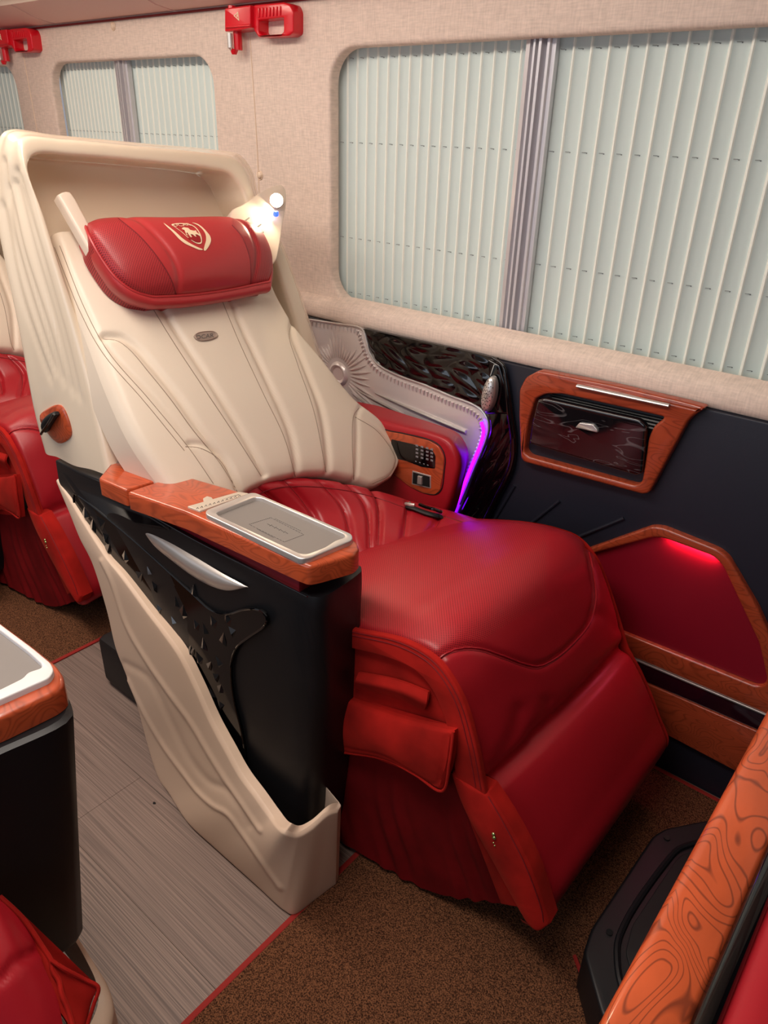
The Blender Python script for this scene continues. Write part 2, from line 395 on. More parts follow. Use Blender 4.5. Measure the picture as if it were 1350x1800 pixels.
def floor_mat():
    m = mat('grey_wood_vinyl', (132, 112, 104), .5); nt = m.node_tree; b = nt.nodes['Principled BSDF']; tc = [n for n in nt.nodes if n.type == 'TEX_COORD'][0]
    ro = node(nt, 'ShaderNodeMapping'); nt.links.new(tc.outputs['Object'], ro.inputs[0])
    ro.inputs['Scale'].default_value = (3.2, 430, 1)
    nz = node(nt, 'ShaderNodeTexNoise'); nz.inputs['Scale'].default_value = 1; nz.inputs['Detail'].default_value = 3; nz.inputs['Distortion'].default_value = .25; nt.links.new(ro.outputs[0], nz.inputs['Vector'])
    r = node(nt, 'ShaderNodeValToRGB'); r.color_ramp.elements[0].position = .36; r.color_ramp.elements[1].position = .62
    r.color_ramp.elements[0].color = lin((92, 76, 70)); r.color_ramp.elements[1].color = lin((156, 134, 122)); nt.links.new(nz.outputs['Fac'], r.inputs[0])
    n2 = node(nt, 'ShaderNodeTexNoise'); n2.inputs['Scale'].default_value = 7; n2.inputs['Detail'].default_value = 3; nt.links.new(tc.outputs['Object'], n2.inputs['Vector'])
    oi = node(nt, 'ShaderNodeObjectInfo')
    v = mth(nt, 'ADD', mth(nt, 'MULTIPLY', n2.outputs['Fac'], .5), mth(nt, 'MULTIPLY', oi.outputs['Random'], .25))
    c = mixc(nt, v, r.outputs[0], lin((120, 100, 92))); nt.links.new(c, b.inputs['Base Color'])
    bp = node(nt, 'ShaderNodeBump'); bp.inputs['Strength'].default_value = .5; bp.inputs['Distance'].default_value = .0006; nt.links.new(nz.outputs['Fac'], bp.inputs['Height']); nt.links.new(bp.outputs[0], b.inputs['Normal']); return m
M['floor'] = floor_mat()
def marble_mat():
    m = mat('black_marble_lacquer', (10, 10, 14), .08, coat=1); nt = m.node_tree; b = nt.nodes['Principled BSDF']; tc = [n for n in nt.nodes if n.type == 'TEX_COORD'][0]
    mp = node(nt, 'ShaderNodeMapping'); mp.inputs['Scale'].default_value = (5, 5, 20); nt.links.new(tc.outputs['Object'], mp.inputs[0])
    nz = node(nt, 'ShaderNodeTexNoise'); nz.inputs['Scale'].default_value = 1; nz.inputs['Detail'].default_value = 2; nz.inputs['Distortion'].default_value = 1.5; nt.links.new(mp.outputs[0], nz.inputs['Vector'])
    v = mth(nt, 'PINGPONG', mth(nt, 'MULTIPLY', nz.outputs['Fac'], 5), .5)
    r = node(nt, 'ShaderNodeValToRGB'); r.color_ramp.elements[0].color = (.10, .095, .10, 1); r.color_ramp.elements[1].position = .07; r.color_ramp.elements[1].color = lin((18, 17, 20)); nt.links.new(v, r.inputs[0])
    nt.links.new(r.outputs[0], b.inputs['Base Color']); return m
M['marble'] = marble_mat()
def emit(name, rgb, s):
    m = mat(name, rgb); b = m.node_tree.nodes['Principled BSDF']; b.inputs['Emission Color'].default_value = lin(rgb); b.inputs['Emission Strength'].default_value = s; return m
M['led'] = emit('purple_led', (118, 6, 255), 5.5)
M['spot'] = emit('reading_lamp_glow', (255, 238, 200), 60)
M['blue'] = emit('blue_indicator', (40, 70, 255), 3)
gl = bpy.data.materials.new('window_glass'); gl.use_nodes = True; nt = gl.node_tree; nt.nodes.remove(nt.nodes['Principled BSDF'])
a = node(nt, 'ShaderNodeBsdfTransparent'); a.inputs[0].default_value = (.8, .88, .88, 1); g = node(nt, 'ShaderNodeBsdfGlossy'); g.inputs['Roughness'].default_value = .02; mx = node(nt, 'ShaderNodeMixShader'); mx.inputs[0].default_value = .08
nt.links.new(a.outputs[0], mx.inputs[1]); nt.links.new(g.outputs[0], mx.inputs[2]); nt.links.new(mx.outputs[0], nt.nodes['Material Output'].inputs[0]); M['glass'] = gl

# ================================================================= THE SETTING
YW = 1.48
fl = obj('floor', [(-4, -1.2, -.012), (.9, -1.2, -.012), (.9, 1.52, -.012), (-4, 1.52, -.012)], [(0, 1, 2, 3)], M['rubber'], None, False, kind='structure')
yy = -1.1; k = 0
while yy < 1.5:
    y1 = min(yy+.19, 1.5); st = [-.9, -1.65, -2.5, -1.2, -2.1][k % 5]; xs = [-3.9]+sorted([st-1.22, st, st+1.22])+[.85]
    for a, b in zip(xs[:-1], xs[1:]):
        if b-a < .05: continue
        V, f = boxm(((a+b)/2, (yy+y1)/2, -.006), (b-a-.0008, y1-yy-.0008, .012)); obj('plank', V, f, M['floor'], fl, False)
    yy = y1; k += 1
# window outlines (x, z) on the side wall
def rrect(x0, x1, z0, z1, r, seg=8, skew=0):
    P = []
    for cx_, cz_, a0 in ((x1-r, z1-r, 0), (x0+r, z1-r, 90), (x0+r, z0+r, 180), (x1-r, z0+r, 270)):
        for t in np.linspace(0, 90, seg+1): P.append((cx_+r*math.cos(math.radians(a0+t)), cz_+r*math.sin(math.radians(a0+t))))
    return P
wins = [(-1.41, .55, .942, 1.517), (-2.705, -1.85, .942, 1.517), (-4.2+.1, -2.95, .942, 1.517)]
wall = plate('wall_right', [(-4.2, .86), (.9, .86), (.9, 1.66), (-4.2, 1.66)], [rrect(*w_, .075) for w_ in wins], MY(YW+.03), .03, M['wall'], None, .009, ang=50, kind='structure')
for x in (-1.69, -2.86):   # vertical panel joints
    V, f = tubem(spl([at(445, 95, y=YW)*0+np.array([x, YW-.0005, 1.62]), (x+.01, YW-.0005, 1.25), (x, YW-.0005, .9)], 20), .0016, 6); obj('panel_joint', V, f, M['plastic_btn'], wall)
V, f = boxm((-1.65, YW+.06, .44), (5.1, .05, .95)); obj('wall_base', V, f, M['rubber'], wall)
# sill
prof = [(1.50, .95), (1.478, .944), (1.462, .936), (1.452, .924), (1.450, .905), (1.452, .892), (1.462, .887), (1.50, .887)]
G = np.array([[(x, y, z) for y, z in prof] for x in (-4.2, .9)]); V = G.reshape(-1, 3)
obj('trim_1', V, [(j, j+1, 8+j+1, 8+j) for j in range(7)], M['wall'], None, True, 60, kind='structure')
V, f = tubem([(-4.2, 1.449, .886), (.9, 1.449, .886)], .003, 6); obj('trim_2', V, f, M['rubber'], None, kind='structure')
# ceiling coving
zc = at(400, 12, y=YW)[2]
cv = [(YW+.02, zc), (YW-.06, zc+.012), (YW-.14, zc+.04)]
c2 = [(YW-.14, zc+.04), (YW-.145, zc+.06), (YW-.30, zc+.10), (YW-.6, zc+.22), (.4, 2.05), (-1.3, 2.05)]
ceil = obj('ceiling', [(x, y, z) for x in (-4.2, .9) for y, z in c2], [(j, j+1, len(c2)+j+1, len(c2)+j) for j in range(len(c2)-1)], M['ceil2'], None, False, kind='structure')
segs = [(-4.2, -2.62), (-2.61, -1.995), (-1.985, -.9), (-.89, .9)]
for a, b in segs:
    V = [(x, y+dy, z+dz) for dy, dz in ((0, 0), (0, .02)) for x in (a, b) for y, z in cv]; n = 3
    f = [(0, 1, 4, 3), (1, 2, 5, 4), (0, 6, 7, 1), (1, 7, 8, 2), (3, 4, 10, 9), (4, 5, 11, 10)]
    obj('coving_panel', V, f, M['ceil'], ceil, True, 60)
V, f = tubem([(-4.2, 1.477, zc-.002), (.9, 1.477, zc-.002)], .003, 6); obj('coving_gap', V, f, M['seamr'], ceil)
# far side of the cabin, only there to close the room
obj('wall_front', [(.9, -1.25, 0), (.9, 1.5, 0), (.9, 1.5, 2.05), (.9, -1.25, 2.05)], [(0, 1, 2, 3)], M['navy'], None, False, kind='structure')
obj('wall_rear', [(-4.2, -1.25, 0), (-4.2, 1.5, 0), (-4.2, 1.5, 2.05), (-4.2, -1.25, 2.05)], [(0, 1, 2, 3)], M['wall'], None, False, kind='structure')
obj('wall_left', [(-4.2, -1.25, 0), (.9, -1.25, 0), (.9, -1.25, .8), (-4.2, -1.25, .8)], [(0, 1, 2, 3)], M['navy'], None, False, kind='structure')

# windows: frame, two sashes, mullion, glass; blinds are separate things
def window(n, x0, x1, xm, blind_labels, nv):
    w_ = thing('window_%d' % n, ((x0+x1)/2, YW+.03, .94), None, None); w_['kind'] = 'structure'
    V, f = platem(rrect(x0-.02, x1+.02, .925, 1.53, .08), [rrect(x0+.002, x1-.002, .944, 1.515, .068)], MY(YW+.085), .02, 0); fix_normals(obj('window_frame', V, f, M['rubber'], w_, ang=35))
    V, f = boxm(((x0+x1)/2, YW+.085, 1.23), (x1-x0, .004, .62)); obj('pane', V, f, M['glass'], w_, False)
    prof2 = [(-.05, .0), (-.05, .010), (-.034, .012), (-.031, .005), (-.024, .005), (-.020, .014), (-.013, .014), (-.009, .004), (-.001, .004), (.001, .016), (.010, .016), (.014, .005), (.022, .005), (.026, .013), (.034, .013), (.037, .009), (.05, .009), (.05, 0)]
    wd = .66
    V = [(xm+a*wd, YW+.045-b*1.6, z) for z in (.93, 1.53) for a, b in prof2]; q = len(prof2)
    obj('mullion', V, [(j, j+1, q+j+1, q+j) for j in range(q-1)], M['alu'], w_, True, 25)
    for (a, b, lab, cnt) in ((x0-.02, xm-.024, blind_labels[0], nv[0]), (xm+.024, x1+.02, blind_labels[1], nv[1])):
        bl = thing('vertical_blind', ((a+b)/2, YW+.05, .94), lab, 'blind'); pitch = (b-a)/cnt
        me = None
        for i in range(cnt):
            xx = a+pitch*i; nz_ = 10
            sec = [(-.004, .006), (-.0015, -.001), (.001, -.0035), (.0032, -.0035), (.005, -.0008), (pitch*.5, .002), (pitch+.001, .0065), (pitch+.001, .0075), (pitch*.5, .003), (.0045, .001), (.001, -.001), (-.003, .006)]
            if me is None:
                V = [(u, v_, z) for z in (.925, 1.54) for u, v_ in sec]; q = len(sec)
                f = [(j, (j+1) % q, q+(j+1) % q, q+j) for j in range(q)]+[tuple(range(q)), tuple(range(q, 2*q))]
                me = bpy.data.meshes.new('vane'); me.from_pydata(V, [], f); me.materials.append(M['vane']); me.materials.append(M['vedge'])
                for p_ in me.polygons[:4]: p_.material_index = 1
                me.polygons.foreach_set('use_smooth', [True]*len(me.polygons)); me.set_sharp_from_angle(angle=math.radians(50))
            o = bpy.data.objects.new('vane', me); COL.objects.link(o); o.parent = bl; o.location = (xx-bl.location.x, 0, -bl.location.z)
        parts = []
        for zz in (.955, 1.095, 1.32, 1.50):
            for i in range(cnt):
                xx = a+pitch*i
                parts.append(tubem([(xx+.011, YW+.0468, zz), (xx+pitch*.5, YW+.0505, zz)], .0005, 4)); parts.append(boxm((xx+pitch*.52, YW+.0525, zz-.001), (.0022, .002, .0022)))
        V, f = merge(parts); tag(obj('cord_clips', V, f, M['cord'], bl, False), kind='stuff')
window(1, -1.41, .55, -.864, ('pale vertical blind left of the aluminium bar in the large window', 'pale vertical blind with wide slats right of the bar, large window'), (17, 38))
window(2, -2.705, -1.85, -2.325, ('left half blind in the small window above the seat shell', 'right half blind in the small window above the seat shell'), (17, 16))
window(3, -4.1, -2.95, -3.5, ('left half blind of the farthest window at the photo edge', 'right half blind of the farthest window at the photo edge'), (18, 18))

# small wall items
for px, py, lab in ((199, 46, 'round cream cap near the ceiling above the small window'), (457, 308, 'round cream cap on the wall right of the seat shell')):
    c = at(px, py, y=YW); t = thing('screw_cap', (c[0], YW, c[2]), lab, 'cap', 'cream wall caps')
    prof = [(.0001, .0065), (.005, .006), (.008, .004), (.010, .0)]; V = []; n = 20
    for r_, h_ in prof: V += [(c[0]+r_*math.cos(a), YW-h_, c[2]+r_*math.sin(a)) for a in np.linspace(0, 2*math.pi, n, endpoint=False)]
    obj('cap_dome', V, grid_f(4, n, True), M['plastic_btn'], t)
    V, f = tubem([(c[0]+.0112*math.cos(a), YW-.001, c[2]+.0112*math.sin(a)) for a in np.linspace(0, 2*math.pi, n, endpoint=False)], .0012, 6, True); obj('cap_rim', V, f, M['plastic_btn'], t)

def hammer(px0, py0, lab):
    c = at(px0, py0, y=YW-.03); t = thing('emergency_hammer', (c[0], YW, c[2]), lab, 'hammer', 'red emergency hammers')
    s = .00102*1.13   # metres per photo pixel at the near hammer
    sh_ = c-at(402, 14, y=YW-.03)
    def q(pts): return [(at(x, y, y=YW-.03)[0]+sh_[0], at(x, y, y=YW-.03)[2]+sh_[2]) for x, y in pts]
    Mh = MY(YW)
    # bracket body
    plate('bracket', round_poly(q([(403, 16), (448, 10), (448, 50), (428, 54), (403, 57)]), .004), [], Mh, .045, M['ham'], t, .003)
    plate('bracket_lip', round_poly(q([(406, 48), (449, 43), (449, 47), (406, 52)]), .001), [], lambda u, v, n: (u, YW-.044-n, v), .004, M['ham'], t, .001)
    plate('handle_frame', round_poly(q([(447, 9), (500, 4), (512, 8), (517, 20), (517, 58), (508, 64), (456, 66), (447, 52)]), .006), [round_poly(q([(456, 36), (500, 31), (500, 56), (496, 60), (462, 62), (456, 56)]), .003)], Mh, .034, M['ham'], t, .004)
    for i in range(7):
        x = 457+i*6.2; plate('grip_rib', q([(x, 15-(i*.6)), (x+2, 15-i*.6), (x+2, 31-i*.6), (x, 31-i*.6)]), [], lambda u, v, n: (u, YW-.033-n, v), .004, M['ham'], t, .0008)
    # vertical hammer head
    cx_ = c[0]+17*s; z0 = c[2]
    def cyl(x, y, za, zb, ra, rb, n=18):
        P = [(za, 0.0001), (za, ra), (zb, rb), (zb, .0001)]; V = []
        for z_, r_ in P: V += [(x+r_*math.cos(a), y+r_*math.sin(a), z_) for a in np.linspace(0, 2*math.pi, n, endpoint=False)]
        return np.array(V), grid_f(4, n, True)
    V, f = merge([cyl(cx_-.008, YW-.03, z0+.004, z0-.02, .009, .011), cyl(cx_-.008, YW-.03, z0-.088, z0-.100, .0115, .006), cyl(cx_-.001, YW-.022, z0-.02, z0-.09, .011, .011)]); obj('head_holder', V, f, M['ham'], t, ang=30)
    V, f = merge([cyl(cx_-.009, YW-.040, z0-.055, z0-.086, .0075, .0075), cyl(cx_-.009, YW-.040, z0-.086, z0-.092, .0075, .001)]); obj('steel_tip', V, f, M['chrome'], t, ang=30)
    tri = [q([(419, 29), (427, 22), (429, 38)])]
    V, f = platem(tri[0], [inset(np.array(tri[0]), .0022)], lambda u, v, n: (u, YW-.0451-n, v), .0006, 0); obj('warning_triangle', V, f, M['thread'], t, False, label='white warning triangle')
    V, f = platem(q([(425, 27), (426.4, 27), (426.4, 31.5), (425, 31.5)]), [], lambda u, v, n: (u, YW-.0451-n, v), .0006, 0); obj('warning_mark', V, f, M['thread'], t, False)
hammer(402, 14, 'large red emergency hammer holder mounted between the two windows')
hammer(-6, 54, 'red emergency hammer holder at the far left wall, cut by the photo edge')

# ================================================================= LOWER SIDE WALL
YP = 1.445
pan = plate('trim_3', [(-1.0, 0.0), (.9, 0.0), (.9, .889), (-.86, .889), (-.79, .75), (-.79, .6), (-.9, .45)], [], MY(YP+.02), .02, M['navy'], None, .004, kind='structure')
for a, b in (((868, 916), (905, 853)), ((931, 922), (984, 880)), ((1016, 944), (1097, 911))):
    V, f = tubem([at(*a, y=YP-.001), at(*b, y=YP-.001)], .004, 8); obj('raised_rib', V, f, M['navy'], pan)
# --- storage box with tilting flap
t = thing('storage_box', at(1040, 790, y=YP), 'wood framed wall box with a glossy black tilting flap below the window', 'compartment')
fr = xz([(955, 648), (932, 660), (921, 681), (920, 727), (923, 801), (929, 808), (1137, 864), (1148, 861), (1215, 737), (1225, 727), (1248, 712), (1207, 701), (1080, 672)], YP)
ho = xz([(949, 697), (967, 689), (996, 689), (1176, 729), (1156, 745), (1147, 764), (1141, 807), (1135, 842), (1124, 848), (937, 798), (929, 789), (936, 740)], YP)
on_plate('wood_frame', MY(YP), fr, .022, M['woodw'], t, .006, .008, [ho])
V, f = boxm(at(1040, 765, y=YP)+np.array([0, .012, 0]), (.36, .004, .24)); obj('box_back', V, f, M['rubber'], t)
V = []
fp = [(945, 703), (958, 700), (1124, 737), (1136, 748), (1127, 833), (1116, 837), (928, 781), (936, 735)]
P3 = [at(x, y, y=YP-.03) for x, y in fp]; c2d = [(p[0], p[2]) for p in P3]
Mf = lambda u, v, n: (u, YP-.016-(.80-v)*-.06-n, v)
fo = plate('flap', round_poly(c2d, .006), [], Mf, .014, M['marble'], t, .005, label='glossy black marbled flap')
h2 = [tuple(at(x, y, y=YP-.045)[[0, 2]]) for x, y in [(1015, 745), (1039, 748), (1047, 758), (1047, 763), (1007, 754)]]
plate('flap_handle', round_poly(h2, .003), [], lambda u, v, n: (u, YP-.030-(.80-v)*-.06-n, v), .006, M['chrome'], fo, .002)
for i in range(4):
    a = at(968+i*3, 694+i*6, y=YP-.004-.003*i); b = at(1165-i*2, 738+i*6, y=YP-.004-.003*i); V, f = tubem([a, b], .0032, 6); obj('louver', V, f, M['black'], t)
V, f = tubem([at(1015, 678, y=YP-.024), at(1177, 713, y=YP-.024)], .0068, 12, flat=.6); obj('chrome_bar', V, f, M['chrome'], t, label='satin silver bar')
# --- pocket with wood surround
t = thing('map_pocket', at(1200, 1060, y=YP), 'red leather wall pocket framed in wood beside the leg rest', 'pocket')
fr = xz([(1010, 975), (1035, 962), (1150, 921), (1170, 923), (1268, 962), (1284, 975), (1335, 1062), (1392, 1190), (1440, 1300), (1342, 1245), (1010, 1105)], YP)
ho = xz([(1030, 975), (1050, 968), (1152, 940), (1170, 941), (1258, 973), (1275, 990), (1338, 1125), (1352, 1188), (1346, 1199), (1332, 1200), (1085, 1101), (1010, 1060)], YP)
on_plate('wood_frame', MY(YP), fr, .016, M['woodw'], t, .005, .01, [ho])
G = coons([at(x, y, y=YP-.004) for x, y in [(1000, 990), (1080, 955), (1155, 935), (1215, 950), (1270, 975)]], [at(x, y, y=YP-.004) for x, y in [(1000, 1075), (1100, 1112), (1240, 1165), (1360, 1212)]],
          [at(x, y, y=YP-.004) for x, y in [(1000, 990), (1000, 1075)]], [at(x, y, y=YP-.004) for x, y in [(1270, 975), (1310, 1060), (1345, 1140), (1360, 1212)]], 16, 24)
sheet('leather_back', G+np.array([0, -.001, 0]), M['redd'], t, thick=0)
pl0 = at(1212, 962, y=YP-.010); d = bpy.data.lights.new('pocket_led', 'AREA'); d.shape = 'RECTANGLE'; d.size = .15; d.size_y = .006; d.energy = .22; d.color = (1, .12, .25)
o = bpy.data.objects.new('pocket_led', d); COL.objects.link(o); o.location = pl0; o.rotation_euler = (math.radians(12), math.radians(4), 0)
# --- lower rail
t = thing('lower_wall_rail', at(1230, 1250, y=YP), 'wood wall rail with a glossy dark strip, below the red pocket', 'trim')
def band(nm, a0, a1, b0, b1, dy, th, mt, bev=.003):
    e = lambda p, q: (p[0]+(p[0]-q[0])*.0, p[1])
    pts = xz([a0, a1, b1, b0], YP); plate(nm, pts, [], MY(YP), th, mt, t, bev)
def ext(a, b, x): k = (x-a[0])/(b[0]-a[0]); return (x, a[1]+(b[1]-a[1])*k)
A0, A1 = (1120, 1152), (1342, 1245); B0, B1 = (1150, 1200), (1325, 1275); C0, C1 = (1185, 1290), (1290, 1345)
xl, xr = 1060, 1500
band('upper_wood', ext(A0, A1, xl), ext(A0, A1, xr), (xl, ext(A0, A1, xl)[1]+3), (xr, ext(A0, A1, xr)[1]+3), 0, .017, M['chrome'], .001)
band('gloss_strip', (xl, ext(A0, A1, xl)[1]+3), (xr, ext(A0, A1, xr)[1]+3), ext(B0, B1, xl), ext(B0, B1, xr), 0, .012, mat('dark_plum_gloss', (40, 10, 22), .1, coat=1), .004)
band('lower_wood', ext(B0, B1, xl), ext(B0, B1, xr), ext(C0, C1, xl), ext(C0, C1, xr), 0, .016, M['woodw'], .003)
# --- ornament panel
t = thing('ornament_panel', at(720, 700, y=YP), 'silver sunburst panel with purple light line beside the seat back', 'panel')
sl = [(430, 545), (540, 560), (590, 568), (636, 577), (644, 596), (650, 620), (665, 641), (698, 659), (745, 676), (787, 694), (840, 716), (855, 733), (858, 753), (852, 777), (834, 821), (810, 890), (760, 1000), (500, 900), (430, 700)]
on_plate('silver_panel', MY(YP+.015), xz(sl, YP), .015, M['silver'], t, .004, .004)
edge = [(540, 566), (590, 574), (628, 582), (637, 602), (645, 626), (662, 649), (696, 668), (742, 686), (784, 704), (832, 724), (846, 738), (848, 754), (842, 778), (824, 821), (806, 864)]
ed = spl(edge, 74); parts = []
for i in range(1, 73):
    a = at(*ed[i], y=YP-.003); tt = at(*ed[i+1], y=YP-.003)-at(*ed[i-1], y=YP-.003); tt /= np.linalg.norm(tt); nn = np.array([tt[2], 0, -tt[0]])
    if nn[2] > 0: nn = -nn
    parts.append(tubem([a-nn*.002, a+nn*.005, a+nn*.011+tt*.003], [.0035, .0028, .0006], 6))
V, f = merge(parts); tag(obj('scalloped_border', V, f, M['silver'], t), kind='stuff')
V, f = tubem([at(x, y, y=YP-.004) for x, y in spl([(430, 546), (540, 561), (590, 569), (636, 578), (644, 597), (650, 620), (665, 641), (698, 659), (745, 676), (787, 694), (840, 716), (855, 733), (858, 753), (852, 777), (834, 821), (808, 886)], 90)], .0028, 8); obj('edge_bead', V, f, M['chrome'], t)
hub = np.array([596, 657]); hc = at(*hub, y=YP)
V = []; n = 28
for r_, h_ in [(.0001, .004), (.018, .004), (.021, .007), (.026, .009), (.031, .006), (.034, 0)]: V += [(hc[0]+r_*math.cos(a), YP-h_, hc[2]+r_*math.sin(a)) for a in np.linspace(0, 2*math.pi, n, endpoint=False)]
obj('sunburst_hub', V, grid_f(6, n, True), M['silver'], t)
for i in range(24):
    a = math.radians(170-i*8.5-(0 if i < 16 else (i-16)*1.5)); r0 = .044; r1 = .100+.02*math.sin(i*.9)+(.03 if i > 17 else 0)
    dr = np.array([math.cos(a), 0, math.sin(a)]); P = [hc+dr*r for r in np.linspace(r0, r1, 7)]
    P = [p-np.array([0, .001, 0]) for p in P]; V, f = tubem(P, np.array([.0008, .003, .0042, .0042, .0035, .002, .0004]), 8); obj('ray', V, f, M['silver'], t)
for a, b, r_ in (((659, 691), (819, 759), .0055), ((620, 682), (707, 728), .0035), ((617, 690), (650, 714), .003)):
    P = [at(*(np.array(a)*(1-k)+np.array(b)*k), y=YP-.003) for k in np.linspace(0, 1, 8)]; V, f = tubem(P, r_*np.array([.2, .6, .85, 1, 1, 1, 1, .9]), 8); obj('long_ray', V, f, M['chrome'], t)
V, f = tubem([at(x, y, y=YP-.012) for x, y in spl([(846, 742), (850, 757), (845, 780), (828, 821), (806, 876), (790, 915), (775, 945)], 40)], .0042, 8); obj('light_strip', V, f, M['led'], t, label='glowing purple light strip')
# black faceted panel
def facet(U, V_, u, v):
    a = U*42+V_*16; b = V_*100-U*10; c = np.abs(np.sin(a+.8*np.sin(b*.7)))*np.abs(np.sin(b+.9*np.sin(a*.6))); return .0055*c*np.clip(np.minimum(np.minimum(u, 1-u)*14, np.minimum(v, 1-v)*8), 0, 1)
y_ = YP-.004
G = coons([at(x, y, y=y_) for x, y in [(640, 578), (740, 600), (820, 617), (872, 630)]], [at(x, y, y=y_) for x, y in [(655, 622), (667, 641), (700, 658), (787, 693), (858, 722)]],
          [at(x, y, y=y_) for x, y in [(640, 578), (646, 600), (655, 622)]], [at(x, y, y=y_) for x, y in [(872, 630), (868, 660), (858, 722)]], 70, 130)
sheet('facet_panel', G, M['gloss'], t, disp=facet, thick=.012, label='piano black panel embossed with facets')
def facet2(U, V_, u, v):
    a = U*75+.7*np.sin(V_*20); b = V_*40+U*30; return .006*np.abs(np.sin(a+b*.35))*(.35+.65*np.abs(np.sin(b)))*np.clip(np.minimum(np.minimum(u, 1-u)*8, np.minimum(v, 1-v)*10), 0, 1)
G = coons([at(x, y, y=y_-.006) for x, y in [(858, 722), (878, 722), (893, 722)]], [at(x, y, y=y_-.006) for x, y in [(770, 1000), (800, 1000), (820, 1000)]],
          [at(x, y, y=y_-.006) for x, y in [(858, 722), (862, 750), (856, 780), (838, 822), (812, 890), (770, 1000)]], [at(x, y, y=y_-.006) for x, y in [(893, 722), (902, 775), (896, 822), (868, 880), (820, 1000)]], 110, 36)
sheet('facet_pillar', G, M['gloss'], t, disp=facet2, thick=.02)
V, f = tubem([at(x, y, y=y_-.006) for x, y in spl([(866, 629), (884, 642), (890, 670), (896, 722), (903, 777), (898, 823), (870, 882), (830, 960)], 50)], np.r_[np.linspace(.003, .008, 12), np.full(38, .008)], 10); obj('gloss_edge', V, f, M['gloss'], t)
on_plate('corner_plate', MY(YP+.004), xz([(862, 628), (884, 640), (893, 672), (897, 726), (856, 726), (866, 680)], YP), .018, M['gloss'], t, .005, .006)
c = at(859, 694, y=YP-.03); V = []; n = 28
for k_, h_ in [(.001, .012), (.35, .0115), (.7, .009), (.92, .005), (1, 0), (1, -.012)]: V += [(c[0]+k_*.017*math.cos(a)+k_*.012*math.sin(a)*.35, c[1]-h_, c[2]+k_*.044*math.sin(a)) for a in np.linspace(0, 2*math.pi, n, endpoint=False)]
sp = obj('speaker_grille', V, grid_f(6, n, True), M['chrome'], t, label='oval satin silver speaker')
parts = []
for i in range(5):
    for j in range(10):
        a = 2*math.pi*(j/10+i*.05); r_ = .15+i*.17; x_ = c[0]+r_*.017*math.cos(a)+r_*.012*math.sin(a)*.35; z_ = c[2]+r_*.044*math.sin(a); parts.append(boxm((x_, c[1]-.0118+.006*r_**2.2, z_), (.0016, .0012, .0022)))
V, f = merge(parts); tag(obj('speaker_holes', V, f, M['rubber'], sp, False), kind='stuff')

# ================================================================= THE SEAT
seat = thing('captain_seat', (-1.0, 1.0, 0), 'cream and red reclining captain seat with raised leg rest, centre of photo', 'seat', 'reclining captain seats on the window side')
KB = .74; DB = -1.05+KB*.63
def B(px, py, o=0): return atp(px, py, (1, 0, KB), DB+o*math.hypot(1, KB))
def Fp(px, py, o=0): return atp(px, py, (1, 0, .27), -1.096+o)
# hood shell
Oc = [at(80, 796, y=.69), at(62, 728, y=.685), at(36, 590, y=.69), at(5, 440, y=.70), at(-15, 330, y=.71), at(-4, 250, y=.72), at(10, 230, y=.735)]+[at(a, b, x=-1.56) for a, b in ((100, 238), (250, 252), (380, 264))]+[at(420, 272, x=-1.53), at(442, 300, x=-1.52), at(455, 350, x=-1.52), at(500, 440, x=-1.46), at(544, 565, x=-1.40), at(590, 700, x=-1.3)]
Fc_ = [Fp(190, 836), Fp(158, 700), Fp(121, 567), Fp(81, 435), Fp(55, 345), Fp(32, 268), Fp(38, 243)]+[Fp(a, b) for a, b in ((110, 245), (250, 258), (380, 271), (413, 279), (434, 306), (446, 345), (497, 442), (541, 565), (585, 700))]
Ic = [Fp(213, 788, .005), Fp(183, 695, .005), Fp(150, 600, .005), Fp(108, 480, .005), Fp(80, 392, .005), Fp(48, 292, .005), Fp(62, 271, .005)]+[Fp(a, b, .005) for a, b in ((130, 273), (256, 284), (375, 297), (404, 305), (424, 330), (436, 360), (480, 455), (520, 572), (560, 700))]
Nn = 150
Oa, Fa, Ia = spl(Oc, Nn), spl(Fc_, Nn), spl(Ic, Nn)
def resync(A, ks, Bk):    # align columns at control points
    return A
def seglen(C, n_per):
    out = []; P = spl(C, len(C)*40)
    C = np.array(C); idx = [int(np.argmin(np.linalg.norm(P-c, axis=1))) for c in C]; idx[0] = 0; idx[-1] = len(P)-1
    for i in range(len(C)-1):
        seg = P[idx[i]:idx[i+1]+1]; out.append(spl(seg, n_per+1)[:-1] if len(seg) > 2 else np.linspace(C[i], C[i+1], n_per+1)[:-1])
    return np.vstack(out+[P[-1:]])
Oa, Fa, Ia = seglen(Oc, 12), seglen(Fc_, 12), seglen(Ic, 12)
cen = np.array([-1.42, 1.0, 1.05])
Ra = Ia+np.array([-.10, 0, 0])+(cen-Ia)*.05; Rb = Ia+np.array([-.012, 0, 0])+(cen-Ia)*.012
Fi = Fa*.88+Ia*.12+np.array([.006, 0, 0]); Fo = Fa*.93+Oa*.07
Om = Oa*.5+Fa*.5-(cen-(Oa+Fa)/2)*np.array([0, .01, .01]); Ob = Oa+np.array([-.03, 0, 0])+(cen-Oa)*.05
rows = [Ob, Oa, Oa*.8+Fa*.2, Om, Oa*.25+Fa*.75, Fo, Fa, Fi, Ia*.85+Fa*.15+np.array([.004, 0, 0]), Ia, Rb, Ra]
Gs = np.array(rows); ns = Gs.shape[1]; Gs = np.stack([spl(Gs[:, j], 60) for j in range(ns)], 1)
fl_lines = [[(7, 281), (22, 405), (60, 540), (98, 655)], [(16, 330), (40, 440), (82, 570), (112, 670)], [(28, 320), (60, 440), (100, 575), (128, 690)], [(5, 360), (32, 500), (68, 610), (90, 668)], [(30, 300), (72, 445), (116, 600), (140, 700)]]
